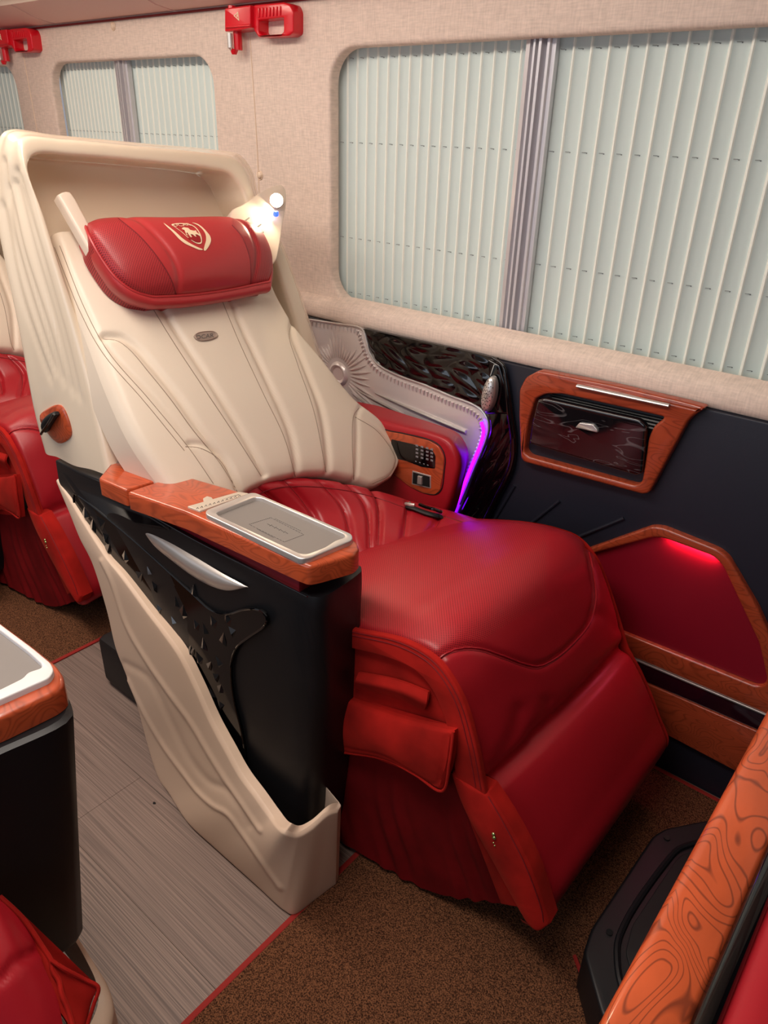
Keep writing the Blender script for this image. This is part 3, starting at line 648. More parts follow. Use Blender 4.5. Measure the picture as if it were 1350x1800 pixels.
shell = sheet('shell', Gs, M['shell'], seat, thick=0, seams=[(l, .0045, .0035) for l in fl_lines]+[([(x+8, y) for x, y in l], .003, -.0015) for l in fl_lines], ang=60)
h = ns//2; Lc = Ra[:85]; Rc = Ra[::-1][:85]
kk = int(len(Ra)*.42); Lc = spl(Ra[:kk], 40); Rc = spl(Ra[::-1][:len(Ra)-kk], 40)
tt = np.linspace(0, 1, 20)[None, :, None]; G = Lc[:, None]*(1-tt)+Rc[:, None]*tt
sheet('shell_back', G+np.array([.004, 0, 0]), M['shell'], seat, thick=0, bulge=-.01)
# wood inset with coat hook on the shell
tr = bvh(shell)
def surf(tr, pts, off=0):
    pts = np.array(pts); c = pts.mean(0); out = []
    for p in pts:
        r = None
        for k in np.linspace(0, .9, 16):
            r = cast(tr, *(p*(1-k)+c*k), off)
            if r is not None: break
        out.append(r if r is not None else out[-1])
    return np.array(out)
ins = [(72, 730), (84, 719), (103, 711), (112, 716), (127, 760), (124, 770), (108, 779), (98, 774), (76, 745)]
rim = surf(tr, spl(ins, 40, True), .001); cc = rim.mean(0)
rim = np.array([r for r in rim])
nrm = np.cross(rim[10]-cc, rim[20]-cc); nrm = _norm(nrm); nrm = nrm if nrm@(np.array([0, 0, H])-cc) > 0 else -nrm
V = np.vstack([rim-nrm*.004, rim+nrm*.002, cc+(rim-cc)*.93+nrm*.0045, cc+(rim-cc)*.6+nrm*.005, cc+(rim-cc)*.01+nrm*.005]); hk = obj('hook_plate', V, grid_f(5, 40, True), M['wood'], seat, label='small wood plate')
P = spl([cc+(a*(rim[0]*0)) for a in (0,)]+[cc], 2)
hkp = surf(tr, [(x, y) for x, y in spl([(88, 756), (92, 742), (101, 730), (109, 724)], 14)], .011)
V, f = tubem(hkp, np.array([.004, .008, .0105, .012, .0125, .013, .013, .0125, .012, .011, .010, .009, .008, .005]), 12, flat=.75); obj('coat_hook', V, f, M['rubber'], hk, label='black folding hook')
hkp = surf(tr, [(x, y) for x, y in spl([(87, 758), (95, 748), (104, 735), (110, 724)], 14)], .02)
V, f = tubem(hkp, .003, 8); obj('hook_rim', V, f, M['gloss'], hk)
# back pad
top = [B(92, 408), B(190, 405), B(300, 402), B(400, 400), B(468, 405)]
right = [B(468, 405), B(478, 490), B(520, 572), B(566, 628), B(625, 700), B(672, 738), B(702, 782), B(706, 806), B(690, 840)]
left = [B(92, 408), B(113, 480), B(150, 570), B(195, 690), B(235, 775), B(280, 840), B(330, 900), B(385, 925)]
bot = [B(385, 925), B(430, 872), B(480, 848), B(560, 836), B(620, 846), B(655, 857), B(690, 840)]
G = coons(top, bot, left, right, 150, 130)
sA = [(181, 596), (205, 599), (228, 615), (262, 655), (300, 702), (340, 757), (385, 812), (422, 872)]
sI = [(255, 520), (304, 600), (360, 685), (410, 760), (459, 837)]; sI2 = [(385, 515), (420, 600), (462, 690), (500, 770), (519, 838)]
sI3 = [(476, 560), (512, 640), (545, 715), (566, 785), (573, 832)]
sR = [(512, 567), (508, 590), (523, 640), (552, 724), (573, 830)]
sW = [(631, 717), (622, 730), (619, 780), (622, 843)]
sB = [(326, 785), (352, 788), (385, 808), (418, 866)]
sS = [(105, 432), (150, 545), (190, 618), (262, 702), (333, 789), (375, 850)]
sT = [(624, 733), (662, 757), (690, 795), (694, 812), (684, 835), (655, 850)]
back = sheet('backrest', G, M['cream'], seat, bulge=.035, bp=(.6, .5), edge=.022, edges='lrb', thick=.07,
             seams=[(s, .0065, .0075) for s in (sA, sI, sI2, sR)]+[(s, .005, .0045) for s in (sW, sB)]+[(s, .003, .0018) for s in (sS, sT)])
for s in (sA, sI, sI2, sR, sW, sB): seam(back, s, .0011, M['piping'], back, 80, 'seam', -.0004)
for s in (sS, sT, [(x-9, y+3) for x, y in sS[:-1]]): seam(back, s, .0007, M['piping'], back, 80, 'stitching', .0002)
# badge
bg = [(340, 592), (346, 586), (360, 583), (374, 583), (381, 587), (382, 592), (374, 597), (360, 600), (347, 599)]
bt = bvh(back); rimb = surf(bt, spl(bg, 36, True), .0005); cb = rimb.mean(0); nb = _norm(B(360, 590)*0+np.array([1, 0, KB]))
V = np.vstack([rimb, rimb+nb*.002, cb+(rimb-cb)*.9+nb*.003, cb+(rimb-cb)*.82+nb*.0018, cb+(rimb-cb)*.0005+nb*.002]); bdg = obj('badge', V, grid_f(5, 36, True), M['badge'], back, label='oval metal badge')
text_on('badge_lettering', bdg, 'DCAR', (346, 596.5), (30, -3.6), (-.6, -7.0), M['line'], bdg, .0006)
# head rest wings
def solid_px(name, pts, f_at, mt, parent, th, bev=.004, rnd=0, label=None):
    """outline given in pixels on a sloping plane f_at(px,py,off)"""
    P = np.array([f_at(x, y) for x, y in pts]); O = P[0]; n = _norm(np.cross(f_at(500, 300)-f_at(300, 300), f_at(300, 500)-f_at(300, 300)))
    if n@(np.array([0, 0, H])-O) < 0: n = -n
    U = _norm(P[1]-P[0]); W = np.cross(n, U); q = [((p-O)@U, (p-O)@W) for p in P]
    if rnd: q = round_poly(q, rnd)
    return plate(name, q, [], lambda u, v, h_: O+U*u+W*v+n*h_, th, mt, parent, bev, label=label)
hr = lambda x, y: B(x, y, .035)
solid_px('headrest_wing', spl([(95, 353), (104, 348), (115, 347), (124, 356), (140, 385), (175, 440), (250, 500), (240, 515), (205, 515), (185, 500), (160, 465), (125, 405), (102, 365)], 60, True), hr, M['wing'], seat, .022, .006, label='white left headrest wing')
wg = [(398, 382), (420, 368), (445, 350), (470, 337), (487, 334), (494, 345), (494, 372), (488, 405), (481, 450), (474, 470), (455, 480), (420, 440)]
wing = solid_px('headrest_wing', spl(wg, 60, True), hr, M['wing'], seat, .022, .003, label='white right headrest wing with reading lamp')
wt = bvh(wing)
for x, y in ((434, 386), (455, 397), (459, 411), (462, 424)):
    a = cast(wt, x-4, y+3, .0004); b = cast(wt, x+4, y-3, .0004)
    if a is not None and b is not None: V, f = tubem([a, b], .0013, 6); obj('vent_slot', V, f, M['line'], wing)
lc = B(486, 352, .07); V = []; n = 24
aim = _norm(np.array([.72, -.68, .02])); u1 = _norm(np.cross(aim, (0, 0, 1))); u2 = np.cross(aim, u1)
for r_, h_ in [(.010, -.04), (.0165, 0), (.0155, .003), (.0145, .001)]: V += [lc+aim*h_+r_*(math.cos(a)*u1+math.sin(a)*u2) for a in np.linspace(0, 2*math.pi, n, endpoint=False)]
lp = obj('reading_lamp', V, grid_f(4, n, True), M['wing'], seat)
V = [lc+aim*.002+r_*(math.cos(a)*u1+math.sin(a)*u2) for r_ in (.0001, .0145) for a in np.linspace(0, 2*math.pi, n, endpoint=False)]; obj('lamp_lens', V, grid_f(2, n, True), M['spot'], lp, label='bright warm lamp lens')
lb = B(485, 376, .07)
V, f = boxm(lb, (.009, .013, .013), .004); obj('lamp_button', V, f, M['blue'], lp, label='blue glowing button')
d = bpy.data.lights.new('reading_lamp_light', 'SPOT'); d.energy = 1.0; d.color = (1, .82, .55); d.spot_size = 2.4; d.spot_blend = .8; d.shadow_soft_size = .01
o = bpy.data.objects.new('reading_lamp_light', d); COL.objects.link(o); o.location = lc+aim*.03; o.rotation_euler = Vector((.35, -.8, -.45)).to_track_quat('-Z', 'Y').to_euler()
# pillow
pp = lambda x, y, o=.075: B(x, y, o)
pt = [pp(148, 393, .05), pp(175, 385, .05), pp(300, 388, .05), pp(400, 385, .05), pp(436, 394, .05)]
pr_ = [pp(436, 394, .05), pp(462, 418), pp(477, 460), pp(474, 495)]
pl_ = [pp(148, 393, .05), pp(160, 422), (pp(183, 462)), pp(207, 492), pp(236, 512), pp(270, 522)]
pb = [pp(270, 522), pp(330, 519), pp(400, 510), pp(474, 495)]
G = coons(pt, pb, pl_, pr_, 90, 130)
q1 = [(208, 384), (245, 415), (275, 450), (300, 490), (310, 519)]; q2 = [(408, 396), (424, 415), (438, 450), (441, 480), (440, 502)]
pil = sheet('headrest_pillow', G, M['pillow'], seat, bulge=.045, bp=(.35, .75), edge=.010, thick=.045, seams=[(q1, .005, .004), (q2, .005, .004)])
# perforated ends use their own leather
pix, _ = proj(BV[pil.name][0]); me = pil.data; me.materials.append(M['pillowp'])
qa = spl(q1, 60); qb = spl(q2, 60); mi = []
for p in me.polygons:
    c = pix[list(p.vertices)].mean(0); xa = np.interp(c[1], qa[:, 1], qa[:, 0]); xb = np.interp(c[1], qb[:, 1], qb[:, 0]); mi.append(1 if (c[0] < xa or c[0] > xb) else 0)
me.polygons.foreach_set('material_index', mi)
for s in (q1, q2): seam(pil, s, .0013, M['seamr'], pil, 70)
und = [pl_[0], *pl_[1:], *pb[1:], pr_[2]]
V, f = tubem(spl(np.vstack([G[:, 0], G[-1, :], G[::-1, -1]])[::4], 140), .0028, 8); obj('pillow_piping', V, f, M['pillow'], pil)
dn = np.array([.0, 0, -.028])-.02*_norm([1, 0, KB])
rim = np.vstack([G[8:, 0], G[-1, 1:], G[::-1, -1][1:60]]); rim = spl(rim[::5], 140)
cen_p = rim.mean(0)
rows = [rim, rim+np.array([.004, 0, -.006]), rim+np.array([.002, 0, -.018]), rim+np.array([-.012, 0, -.026]), rim*.97+cen_p*.03+np.array([-.05, 0, -.03])]
sheet('pillow_underside', np.array([spl(np.array(rows)[:, j], 14) for j in range(140)]).transpose(1, 0, 2), M['pillow'], pil, thick=0)
# emblem: crest shield, ring text and a rearing lion
def E(pts): return [(280+x/11.25, 380+y/11.25) for x, y in pts]
cl = [[spl(E([(80, 140), (200, 225), (330, 330), (450, 440), (600, 540), (760, 620), (870, 665), (800, 672), (640, 610), (500, 545), (380, 450), (260, 320), (140, 210)]), 50, True)],
      [spl(E([(640, 135), (760, 190), (860, 280), (910, 370), (920, 480), (890, 590), (875, 680), (900, 690), (980, 590), (1020, 480), (1000, 400), (930, 310), (830, 210), (740, 155)]), 50, True)]]
sh = spl(E([(235, 175), (330, 152), (460, 148), (570, 160), (660, 190), (740, 250), (800, 340), (835, 440), (830, 540), (790, 555), (720, 540), (560, 430), (420, 310), (300, 225)]), 70, True)
shc = sh.mean(0); shi = shc+(sh-shc)*.9
decal('emblem_frame', pil, [[c[0]] for c in cl]+[[sh, shi[::-1]]], M['thread'], pil, label='cream embroidered crest')
decal('emblem_field', pil, [[spl(E([(560, 440), (640, 420), (700, 400), (805, 430), (815, 520), (780, 530), (700, 500)]), 30, True)]], M['dkred'], pil, .0013)
lion = E([(440, 250), (480, 232), (560, 245), (610, 285), (680, 300), (720, 292), (735, 330), (790, 370), (810, 415), (780, 400), (745, 372), (700, 372), (730, 415), (700, 410), (655, 372), (610, 368), (640, 420), (620, 430), (570, 370), (545, 330), (530, 350), (560, 395), (530, 380), (505, 320), (490, 285), (455, 275)])
decal('emblem_lion', pil, [[lion]], M['thread'], pil, .0018)
text_on('emblem_lettering', pil, 'DCAR', E([(300, 218)])[0], (29, -1.5), (-4, -4.6), M['thread'], pil, .0018)
# red seat bolster
top = [at(428, 872, x=-1.09), at(455, 852, x=-1.085), at(500, 843, x=-1.08), at(560, 840, x=-1.06), at(620, 849, x=-1.03), at(680, 866, x=-.99), at(725, 882, x=-.95), at(780, 896, x=-.88), at(830, 912, x=-.80), at(868, 927, x=-.74)]
bot = [at(470, 1020, z=.50), at(560, 1000, z=.52), at(640, 975, z=.54), at(700, 962, z=.55), at(760, 950, z=.555), at(830, 938, z=.56), at(880, 934, z=.565)]
G = coons(top, bot, [top[0], at(430, 940, z=.57), bot[0]], [top[-1], bot[-1]], 60, 150)
pls = [[(455, 858), (480, 880), (505, 915), (525, 970)], [(500, 845), (530, 880), (552, 915), (572, 960)], [(556, 842), (590, 880), (608, 915), (620, 965)], [(606, 849), (632, 880), (646, 915), (650, 965)], [(652, 861), (662, 890), (666, 930), (664, 965)], [(714, 890), (713, 915), (708, 955)], [(778, 908), (768, 925), (752, 945)]]
bol = sheet('seat_bolster', G, M['red'], seat, bulge=.02, bp=(.3, .6), edge=.018, edges='t', thick=.06, seams=[(s, .007, .009) for s in pls])
for s in pls: seam(bol, s, .0009, M['seamr'], bol, 40)
sB2 = spl([(440, 878), (470, 862), (520, 855), (600, 861), (668, 877), (714, 893), (780, 908), (850, 930)], 30); seam(bol, sB2, .0014, M['seamr'], bol, 90, 'top_piping')
# belt buckle
P = surf(bvh(bol), spl([(716, 893), (735, 901), (755, 908), (778, 912)], 16), .006)
V, f = tubem(P, np.r_[.005, np.full(14, .0085), .006], 10, flat=.6); bk = obj('belt_buckle', V, f, M['rubber'], seat, label='black seat belt buckle')
P2 = surf(bvh(bol), spl([(712, 891), (720, 894), (728, 897)], 6), .013); V, f = tubem(P2, .0045, 8); obj('buckle_tip', V, f, M['chrome'], bk)
P2 = surf(bvh(bol), spl([(735, 897), (750, 903), (768, 907)], 6), .016); V, f = tubem(P2, .004, 8); obj('buckle_latch', V, f, M['gloss'], bk)
# leg rest cushion
yl, yr = .80, 1.335
prof = [(-1.05, .47, -.92, .50, .02), (-.93, .515, -.79, .545, .035), (-.80, .545, -.68, .578, .045), (-.70, .558, -.60, .592, .050), (-.61, .585, -.545, .590, .050), (-.545, .592, -.50, .560, .045), (-.50, .555, -.468, .515, .035),
        (-.463, .48, -.44, .465, .03), (-.432, .405, -.412, .41, .026), (-.415, .362, -.400, .385, .018), (-.405, .352, -.392, .372, .016), (-.385, .318, -.36, .335, .026), (-.35, .26, -.325, .285, .03), (-.315, .205, -.295, .235, .028), (-.285, .155, -.268, .190, .022), (-.285, .125, -.272, .155, .014), (-.31, .115, -.30, .135, .0)]
rows = []
for xl_, zl_, xr_, zr_, bl_ in prof:
    r_ = []
    for k_ in np.linspace(0, 1, 9):
        s_ = math.sin(math.pi*k_)**.6; r_.append((xl_*(1-k_)+xr_*k_+bl_*s_*.35, yl+(yr-yl)*k_, zl_*(1-k_)+zr_*k_+bl_*s_))
    rows.append(r_)
G = loft(rows, 190, 120)
sw = [(765, 1163), (785, 1148), (812, 1139), (845, 1140), (885, 1153), (920, 1166), (945, 1171), (975, 1158), (1010, 1128), (1037, 1093), (1047, 1050), (1043, 1010), (1033, 960)]
cr = [(850, 1391), (900, 1345), (970, 1275), (1040, 1205), (1105, 1132)]
ftw = [[(870, 1350), (905, 1290), (915, 1250)], [(940, 1290), (960, 1260), (965, 1235)], [(1085, 1105), (1065, 1085), (1050, 1080)]]
leg = sheet('leg_rest', G, M['red'], seat, thick=.0, edge=.02, edges='lr', seams=[(sw, .006, .005), (cr, .012, .016)]+[(s, .014, .004) for s in ftw], ang=60)
fix = BV[leg.name][0]; pixl, _ = proj(fix); leg.data.materials.append(M['redp'])
pol = np.vstack([spl([(540, 1000), (660, 965), (850, 930), (940, 915), (1033, 950)], 20), spl(sw[::-1], 40), [(740, 1140), (625, 1104), (500, 1080)]])
def inside(pt, poly):
    x, y = pt; c = False; j = len(poly)-1
    for i in range(len(poly)):
        if (poly[i][1] > y) != (poly[j][1] > y) and x < (poly[j][0]-poly[i][0])*(y-poly[i][1])/(poly[j][1]-poly[i][1])+poly[i][0]: c = not c
        j = i
    return c
lim = proj(np.array([[0, 0, 0]]))[0]; cen_ = pixl[np.array([list(p.vertices) for p in leg.data.polygons])].mean(1)
nrows = 190; pid = np.arange(len(cen_))//119
leg.data.polygons.foreach_set('material_index', [1 if (pid[i] < 95 and c[0] < 960 and inside(c, pol)) else 0 for i, c in enumerate(cen_)])
seam(leg, sw, .0016, M['red'], leg, 120, 'piping', .0012); seam(leg, [(x-2, y+5) for x, y in sw], .0010, M['seamr'], leg, 120, 'seam', -.0002)
# right flank of the leg rest
ed = G[:, -1]; low = np.array([[p[0]*.6-.30, p[1]-.01, max(.12, p[2]-.25)] for p in ed]); 
G2 = np.stack([ed, ed*.5+low*.5+np.array([0, .004, 0]), low], 1); sheet('right_flank', G2, M['suede'], seat, thick=0)
# suede flank: rim, inner field, rail, pocket, skirt
def Y(x, y, yy=.80): return at(x, y, y=yy)
ys = .798
def flank(name, pts, yy, th, mt, bev=.003, rnd=0, label=None, seams=None, parent=None):
    q = [tuple(at(a, b, y=yy-th)[[0, 2]]) for a, b in pts]
    return plate(name, round_poly(q, rnd) if rnd else q, [], MY(yy), th, mt, parent or seat, bev, label=label)
flank('flank_field', [(560, 1090), (625, 1112), (700, 1130), (768, 1170), (812, 1245), (845, 1385), (900, 1480), (935, 1600), (880, 1590), (800, 1380), (780, 1300), (560, 1230)], ys+.012, .012, M['suede'])
rimo = spl([(560, 1092), (625, 1108), (700, 1124), (745, 1145), (775, 1170), (812, 1230), (836, 1310), (852, 1392)], 40)
rimi = spl([(560, 1128), (625, 1142), (690, 1160), (730, 1180), (757, 1210), (780, 1260), (795, 1330), (800, 1362)], 40)
fr_ = flank('suede_rim', list(rimo)+[(853, 1397), (835, 1392), (800, 1372)]+list(rimi[::-1]), ys, .010, M['suede'], .003, label='suede border band')
for k_ in (.12, .3): seam(fr_, rimo*(1-k_)+rimi*k_, .0009, M['seamr'], fr_, 60, 'stitching', .0002)
G = loft([[at(630+i*0, 1182, y=.790), at(700, 1197, y=.784), at(752, 1217, y=.79)], [at(625, 1195, y=.776), at(700, 1213, y=.772), at(750, 1235, y=.780)], [at(622, 1210, y=.792), at(698, 1228, y=.79), at(745, 1250, y=.79)]], 14, 24)
sheet('suede_fold', G, M['suede'], seat, thick=.006)
# pocket flap that stands off the flank
G = coons([at(600, 1226, y=.785), at(700, 1262, y=.780), at(796, 1286, y=.775)], [at(600, 1322, y=.778), at(680, 1335, y=.770), at(775, 1390, y=.765)], [at(600, 1226, y=.785), at(598, 1270, y=.772), at(600, 1322, y=.778)], [at(796, 1286, y=.775), at(790, 1340, y=.768), at(775, 1390, y=.765)], 40, 60)
pk = sheet('side_pocket', G, M['suede'], seat, bulge=.012, edge=.004, thick=.012, seams=[([(610, 1312), (680, 1325), (768, 1376), (786, 1295)], .003, .0015)])
V, f = tubem(spl([at(600, 1322, y=.777), at(680, 1336, y=.769), at(730, 1362, y=.766), at(776, 1391, y=.764), at(790, 1340, y=.767), at(797, 1286, y=.774)], 70), .0026, 8); obj('pocket_piping', V, f, M['suede'], pk)
# rail
G = coons([at(790, 1355, y=.790), at(825, 1380, y=.786), at(856, 1395, y=.79)], [at(925, 1622, y=.795), at(945, 1638, y=.790), at(966, 1628, y=.795)],
          [at(790, 1355, y=.79), at(815, 1420, y=.79), at(870, 1520, y=.79), at(925, 1622, y=.795)], [at(856, 1395, y=.79), at(885, 1440, y=.79), at(930, 1525, y=.79), at(966, 1628, y=.795)], 70, 24)
rail = sheet('leg_rest_rail', G, M['suede'], seat, bulge=.008, edge=.006, thick=.03, label='red suede edge of the leg rest')
seam(rail, [(858, 1400), (884, 1445), (925, 1525), (952, 1600), (955, 1620)], .0010, M['seamr'], rail, 60, 'stitching', .0002)
for x, y, r_ in ((868, 1466, .0036), (869, 1472, .0036), (868, 1481, .0016), (870, 1486, .0016)):
    c = cast(bvh(rail), x, y, .001); V = []
    for k_ in range(5):
        a = k_/4*math.pi/2; V += [c+np.array([r_*math.cos(a)*math.cos(b), -r_*math.sin(a)*.7, r_*math.cos(a)*math.sin(b)]) for b in np.linspace(0, 2*math.pi, 12, endpoint=False)]
    obj('stud', V, grid_f(5, 12, True), mat('brass_green', (190, 210, 140), .15, metal=.9), rail)
# skirt with gathers
G = coons([at(560, 1290, y=.80), at(700, 1330, y=.80), at(830, 1370, y=.80)], [at(570, 1460, z=.02), at(650, 1510, z=.018), at(760, 1568, z=.022), at(895, 1590, y=.83)],
          [at(560, 1290, y=.80), at(570, 1460, z=.02)], [at(830, 1370, y=.80), at(865, 1480, y=.81), at(895, 1590, y=.83)], 40, 130)
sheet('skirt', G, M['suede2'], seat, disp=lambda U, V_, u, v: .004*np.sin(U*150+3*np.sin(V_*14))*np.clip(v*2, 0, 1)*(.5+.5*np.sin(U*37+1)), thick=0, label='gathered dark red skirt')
# front underside of skirt (closes the base)
V, f = boxm((-.78, 1.06, .16), (.62, .44, .22), .03); obj('seat_base', V, f, M['rubber'], seat)
V, f = boxm((-1.36, .93, .080), (.40, .39, .148), .02); pd = obj('pedestal', V, f, M['rubber'], seat, label='black pedestal under the seat shell')

# ---- aisle armrest console
def ring(zz, pts): return [at(x, y, z=zz) for x, y in pts]
top_r = [(-1.50, .70), (-1.38, .692), (-1.20, .690), (-1.0, .693), (-.80, .700), (-.735, .7035), (-.713, .707), (-.705, .72), (-.705, .76), (-.708, .80), (-.715, .825), (-.74, .832), (-1.0, .832), (-1.30, .83), (-1.50, .83)]
rowsb = []
for zz, dy, dx in ((.672, 0, 0), (.665, -.001, .002), (.64, -.002, .003), (.5, -.010, .003), (.35, -.019, .0), (.2, -.030, -.006), (.08, -.036, -.015)):
    rowsb.append([(x+(dx if x > -.9 else 0) if x > -.95 else -.95+(x+.95)*np.interp(zz, [.08, .2, .35, .5, .6, .66], [.1, .22, .38, .55, .8, 1]), y+dy, zz) for x, y in top_r])
A = np.array([spl(r_, 120, True) for r_ in rowsb]); mm = A.shape[0]
inn = A[0]*1.0; cenb = inn.mean(0); capm = inn+(cenb-inn)*np.array([.01, .09, 0])
V = np.vstack([A.reshape(-1, 3), capm, capm+np.array([0, 0, -.004])]); f = grid_f(mm, 120, True); k0 = mm*120
f += [((j+1) % 120, j, k0+j, k0+(j+1) % 120) for j in range(120)]; f += [tuple(k0+j for j in range(120))]
con = fix_normals(obj('console_body', V, f, M['black'], seat, True, 50, label='black armrest console body'))
# rear part below the shell: higher shoulder
q = [tuple(at(a, b, y=.69)[[0, 2]]) for a, b in [(98, 808), (138, 828), (190, 848), (178, 852), (230, 885), (300, 930), (130, 905), (104, 846)]]
plate('console_shoulder', round_poly(q, .004), [], MY(.74), .052, M['black'], con, .004)
V, f = tubem([at(x, y, y=.6895) for x, y in spl([(214, 876), (345, 951), (450, 1004), (540, 1049)], 20)], .0016, 6); obj('console_edge', V, f, M['gloss'], con)
# maroon inlay under the wood
V, f = boxm((-.963, .765, .684), (.44, .13, .026), .003); obj('velvet_inlay', V, f, M['maroon'], con, label='maroon velvet strip under the wood')
# glossy ornament panel with gems
def CB(px, py, off=0):   # on the console side face
    d = ray(px, py); lo, hi = .5, .9
    for _ in range(40):
        mid = (lo+hi)/2; p = at(px, py, y=mid); z = p[2]; ysf = .694-.0*(z) - np.interp(.67-z, [0, .03, .17, .32, .47, .6], [0, .002, .010, .019, .030, .036])
        if mid < ysf: lo = mid
        else: hi = mid
    p = at(px, py, y=lo-off); return p
go = [(130, 868), (150, 880), (190, 912), (250, 963), (330, 1036), (372, 1073), (398, 1080), (430, 1071), (455, 1072), (469, 1086), (466, 1099), (440, 1118), (416, 1138), (406, 1170), (410, 1225), (425, 1290), (431, 1345), (424, 1372), (395, 1372), (330, 1280), (290, 1180), (215, 1060), (160, 975)]
P = np.array([CB(x, y, .003) for x, y in spl(go, 110, True)])
pts2, tr2 = fill2([[(p[0], p[2]) for p in P]]); Vf = P; Vb = P+np.array([0, .006, 0]); n = len(P)
# densify the face so it follows the console
bm = bmesh.new(); vs = [bm.verts.new(p) for p in P]
for q in tr2:
    try: bm.faces.new([vs[i] for i in q])
    except ValueError: pass
bmv = [bm.verts.new(p) for p in Vb]
for i in range(n):
    j = (i+1) % n; bm.faces.new([vs[i], vs[j], bmv[j], bmv[i]])
bm.verts.index_update(); V = [tuple(v.co) for v in bm.verts]; f = [tuple(v.index for v in q.verts) for q in bm.faces]; bm.free()
gp = fix_normals(obj('gem_panel', V, f, M['gloss2'], con, False, 20, label='piano black wing-shaped panel'))
V, f = tubem(np.array([CB(x, y, .0035) for x, y in spl(go, 160, True)]), .0022, 6, True); obj('panel_bead', V, f, M['gloss'], con)
gems = [(150, 905), (163, 925), (178, 920), (186, 947), (190, 965), (200, 985), (220, 980), (245, 1012), (262, 1005), (272, 1032), (280, 1070), (310, 1060), (322, 1077), (305, 1092), (340, 1040), (345, 1100), (360, 1108), (312, 1125), (335, 1145), (358, 1135), (338, 1145), (375, 1095), (392, 1125), (408, 1110), (348, 1185), (368, 1170), (385, 1165), (350, 1160), (380, 1190), (372, 1220), (387, 1212), (388, 1240), (384, 1268), (400, 1090)]
for i, (x, y) in enumerate(gems):
    c = CB(x, y, .003); s_ = .0125+.005*((i*7) % 5)/5; rot = i*1.3; nside = 3 if i % 3 else 4
    if x < 200: s_ *= 1.3
    V = [c+np.array([s_*math.cos(rot+2*math.pi*k_/nside), .001, s_*1.2*math.sin(rot+2*math.pi*k_/nside)]) for k_ in range(nside)]+[c+np.array([s_*.25, -.0055, -s_*.2])]
    obj('gem', V, [(k_, (k_+1) % nside, nside) for k_ in range(nside)], M['gem'], gp, False)
# silver blade
bl = [(253, 935), (262, 934), (300, 952), (345, 980), (395, 1010), (436, 1032), (425, 1037), (400, 1038), (375, 1032), (340, 1014), (300, 985), (270, 960)]
P = np.array([CB(x, y, .001) for x, y in spl(bl, 60, True)]); c = P.mean(0)
ax_ = _norm(P[30]-P[0]) ; mid = []
a0, a1 = CB(256, 936, .001), CB(434, 1033, .001)
tproj = np.clip(((P-a0)@(a1-a0))/((a1-a0)@(a1-a0)), 0, 1); 
up, dn_ = spl([CB(x, y, .001) for x, y in [(253, 935), (262, 934), (300, 952), (345, 980), (395, 1010), (436, 1032)]], 40), spl([CB(x, y, .001) for x, y in [(253, 935), (270, 960), (300, 985), (340, 1014), (375, 1032), (400, 1038), (436, 1032)]], 40)
hgt = .011*np.sin(np.linspace(0, math.pi, 40))**.6
G = np.array([up]+[up*(1-k_)+dn_*k_-np.array([0, 1, 0])*(hgt*hh)[:, None] for k_, hh in ((.15, .7), (.4, 1), (.6, .8), (.85, .35))]+[dn_]); G = np.stack([spl(G[:, j], 16) for j in range(40)], 1)
sheet('silver_blade', G, M['chrome'], con, thick=0, label='satin silver blade trim')
# foot panel
tp = [(100, 842, .69), (120, 872, .684), (148, 919, .678), (188, 981, .670), (213, 1012, .666), (261, 1077, .660), (289, 1113, .656), (317, 1153, .652), (345, 1209, .647), (372, 1269, .641), (400, 1321, .634), (424, 1364, .627), (452, 1402, .620), (476, 1436, .612)]
T_ = [at(a, b, y=c) for a, b, c in tp]+[at(500, 1463, x=-.690), at(522, 1468, x=-.678), at(545, 1457, x=-.672), at(577, 1430, x=-.668), at(594, 1425, x=-.665)]
bp_ = [(99, 846, .69), (110, 872, .686), (124, 905, .682), (140, 945, .678), (162, 989, .674), (188, 1074, .668), (204, 1141, .662), (224, 1192, .656), (241, 1240, .650), (262, 1318, .644), (280, 1375, .632), (298, 1404, .622)]
Bt_ = [at(a, b, y=c) for a, b, c in bp_]+[at(330, 1448, z=.001), at(380, 1495, z=.001), at(450, 1558, z=.001), at(500, 1603, z=.001), at(516, 1610, z=.001), at(555, 1583, z=.001), at(590, 1556, z=.001)]
for v_ in Bt_: v_[2] = max(v_[2], .0055)
Ta, Ba = seglen(T_, 12), seglen(Bt_, 12)
if len(Ta) != len(Ba): Ba = spl(Ba, len(Ta))
G = np.array([Ta*(1-k_)+Ba*k_ for k_ in np.linspace(0, 1, 70)])
r1 = [(182, 984), (199, 1018), (227, 1099), (261, 1158), (300, 1215), (338, 1268), (372, 1326), (413, 1391), (461, 1459)]
r2 = [(227, 1195), (252, 1246), (289, 1307), (328, 1360), (352, 1391), (379, 1415), (403, 1428), (427, 1459), (495, 1558)]
r3 = [(222, 1165), (263, 1189), (304, 1266), (340, 1335), (373, 1374), (400, 1387), (424, 1418), (440, 1450)]
G[1:-1, :, 1] -= .0
foot = sheet('foot_panel', G, M['foot'], seat, bulge=.006, edge=.006, edges='t', seams=[(r1, .0045, -.0032), (r2, .0045, -.0032), (r3, .008, .002)], flat=True, thick=.016, ang=60, label='cream lower side panel')
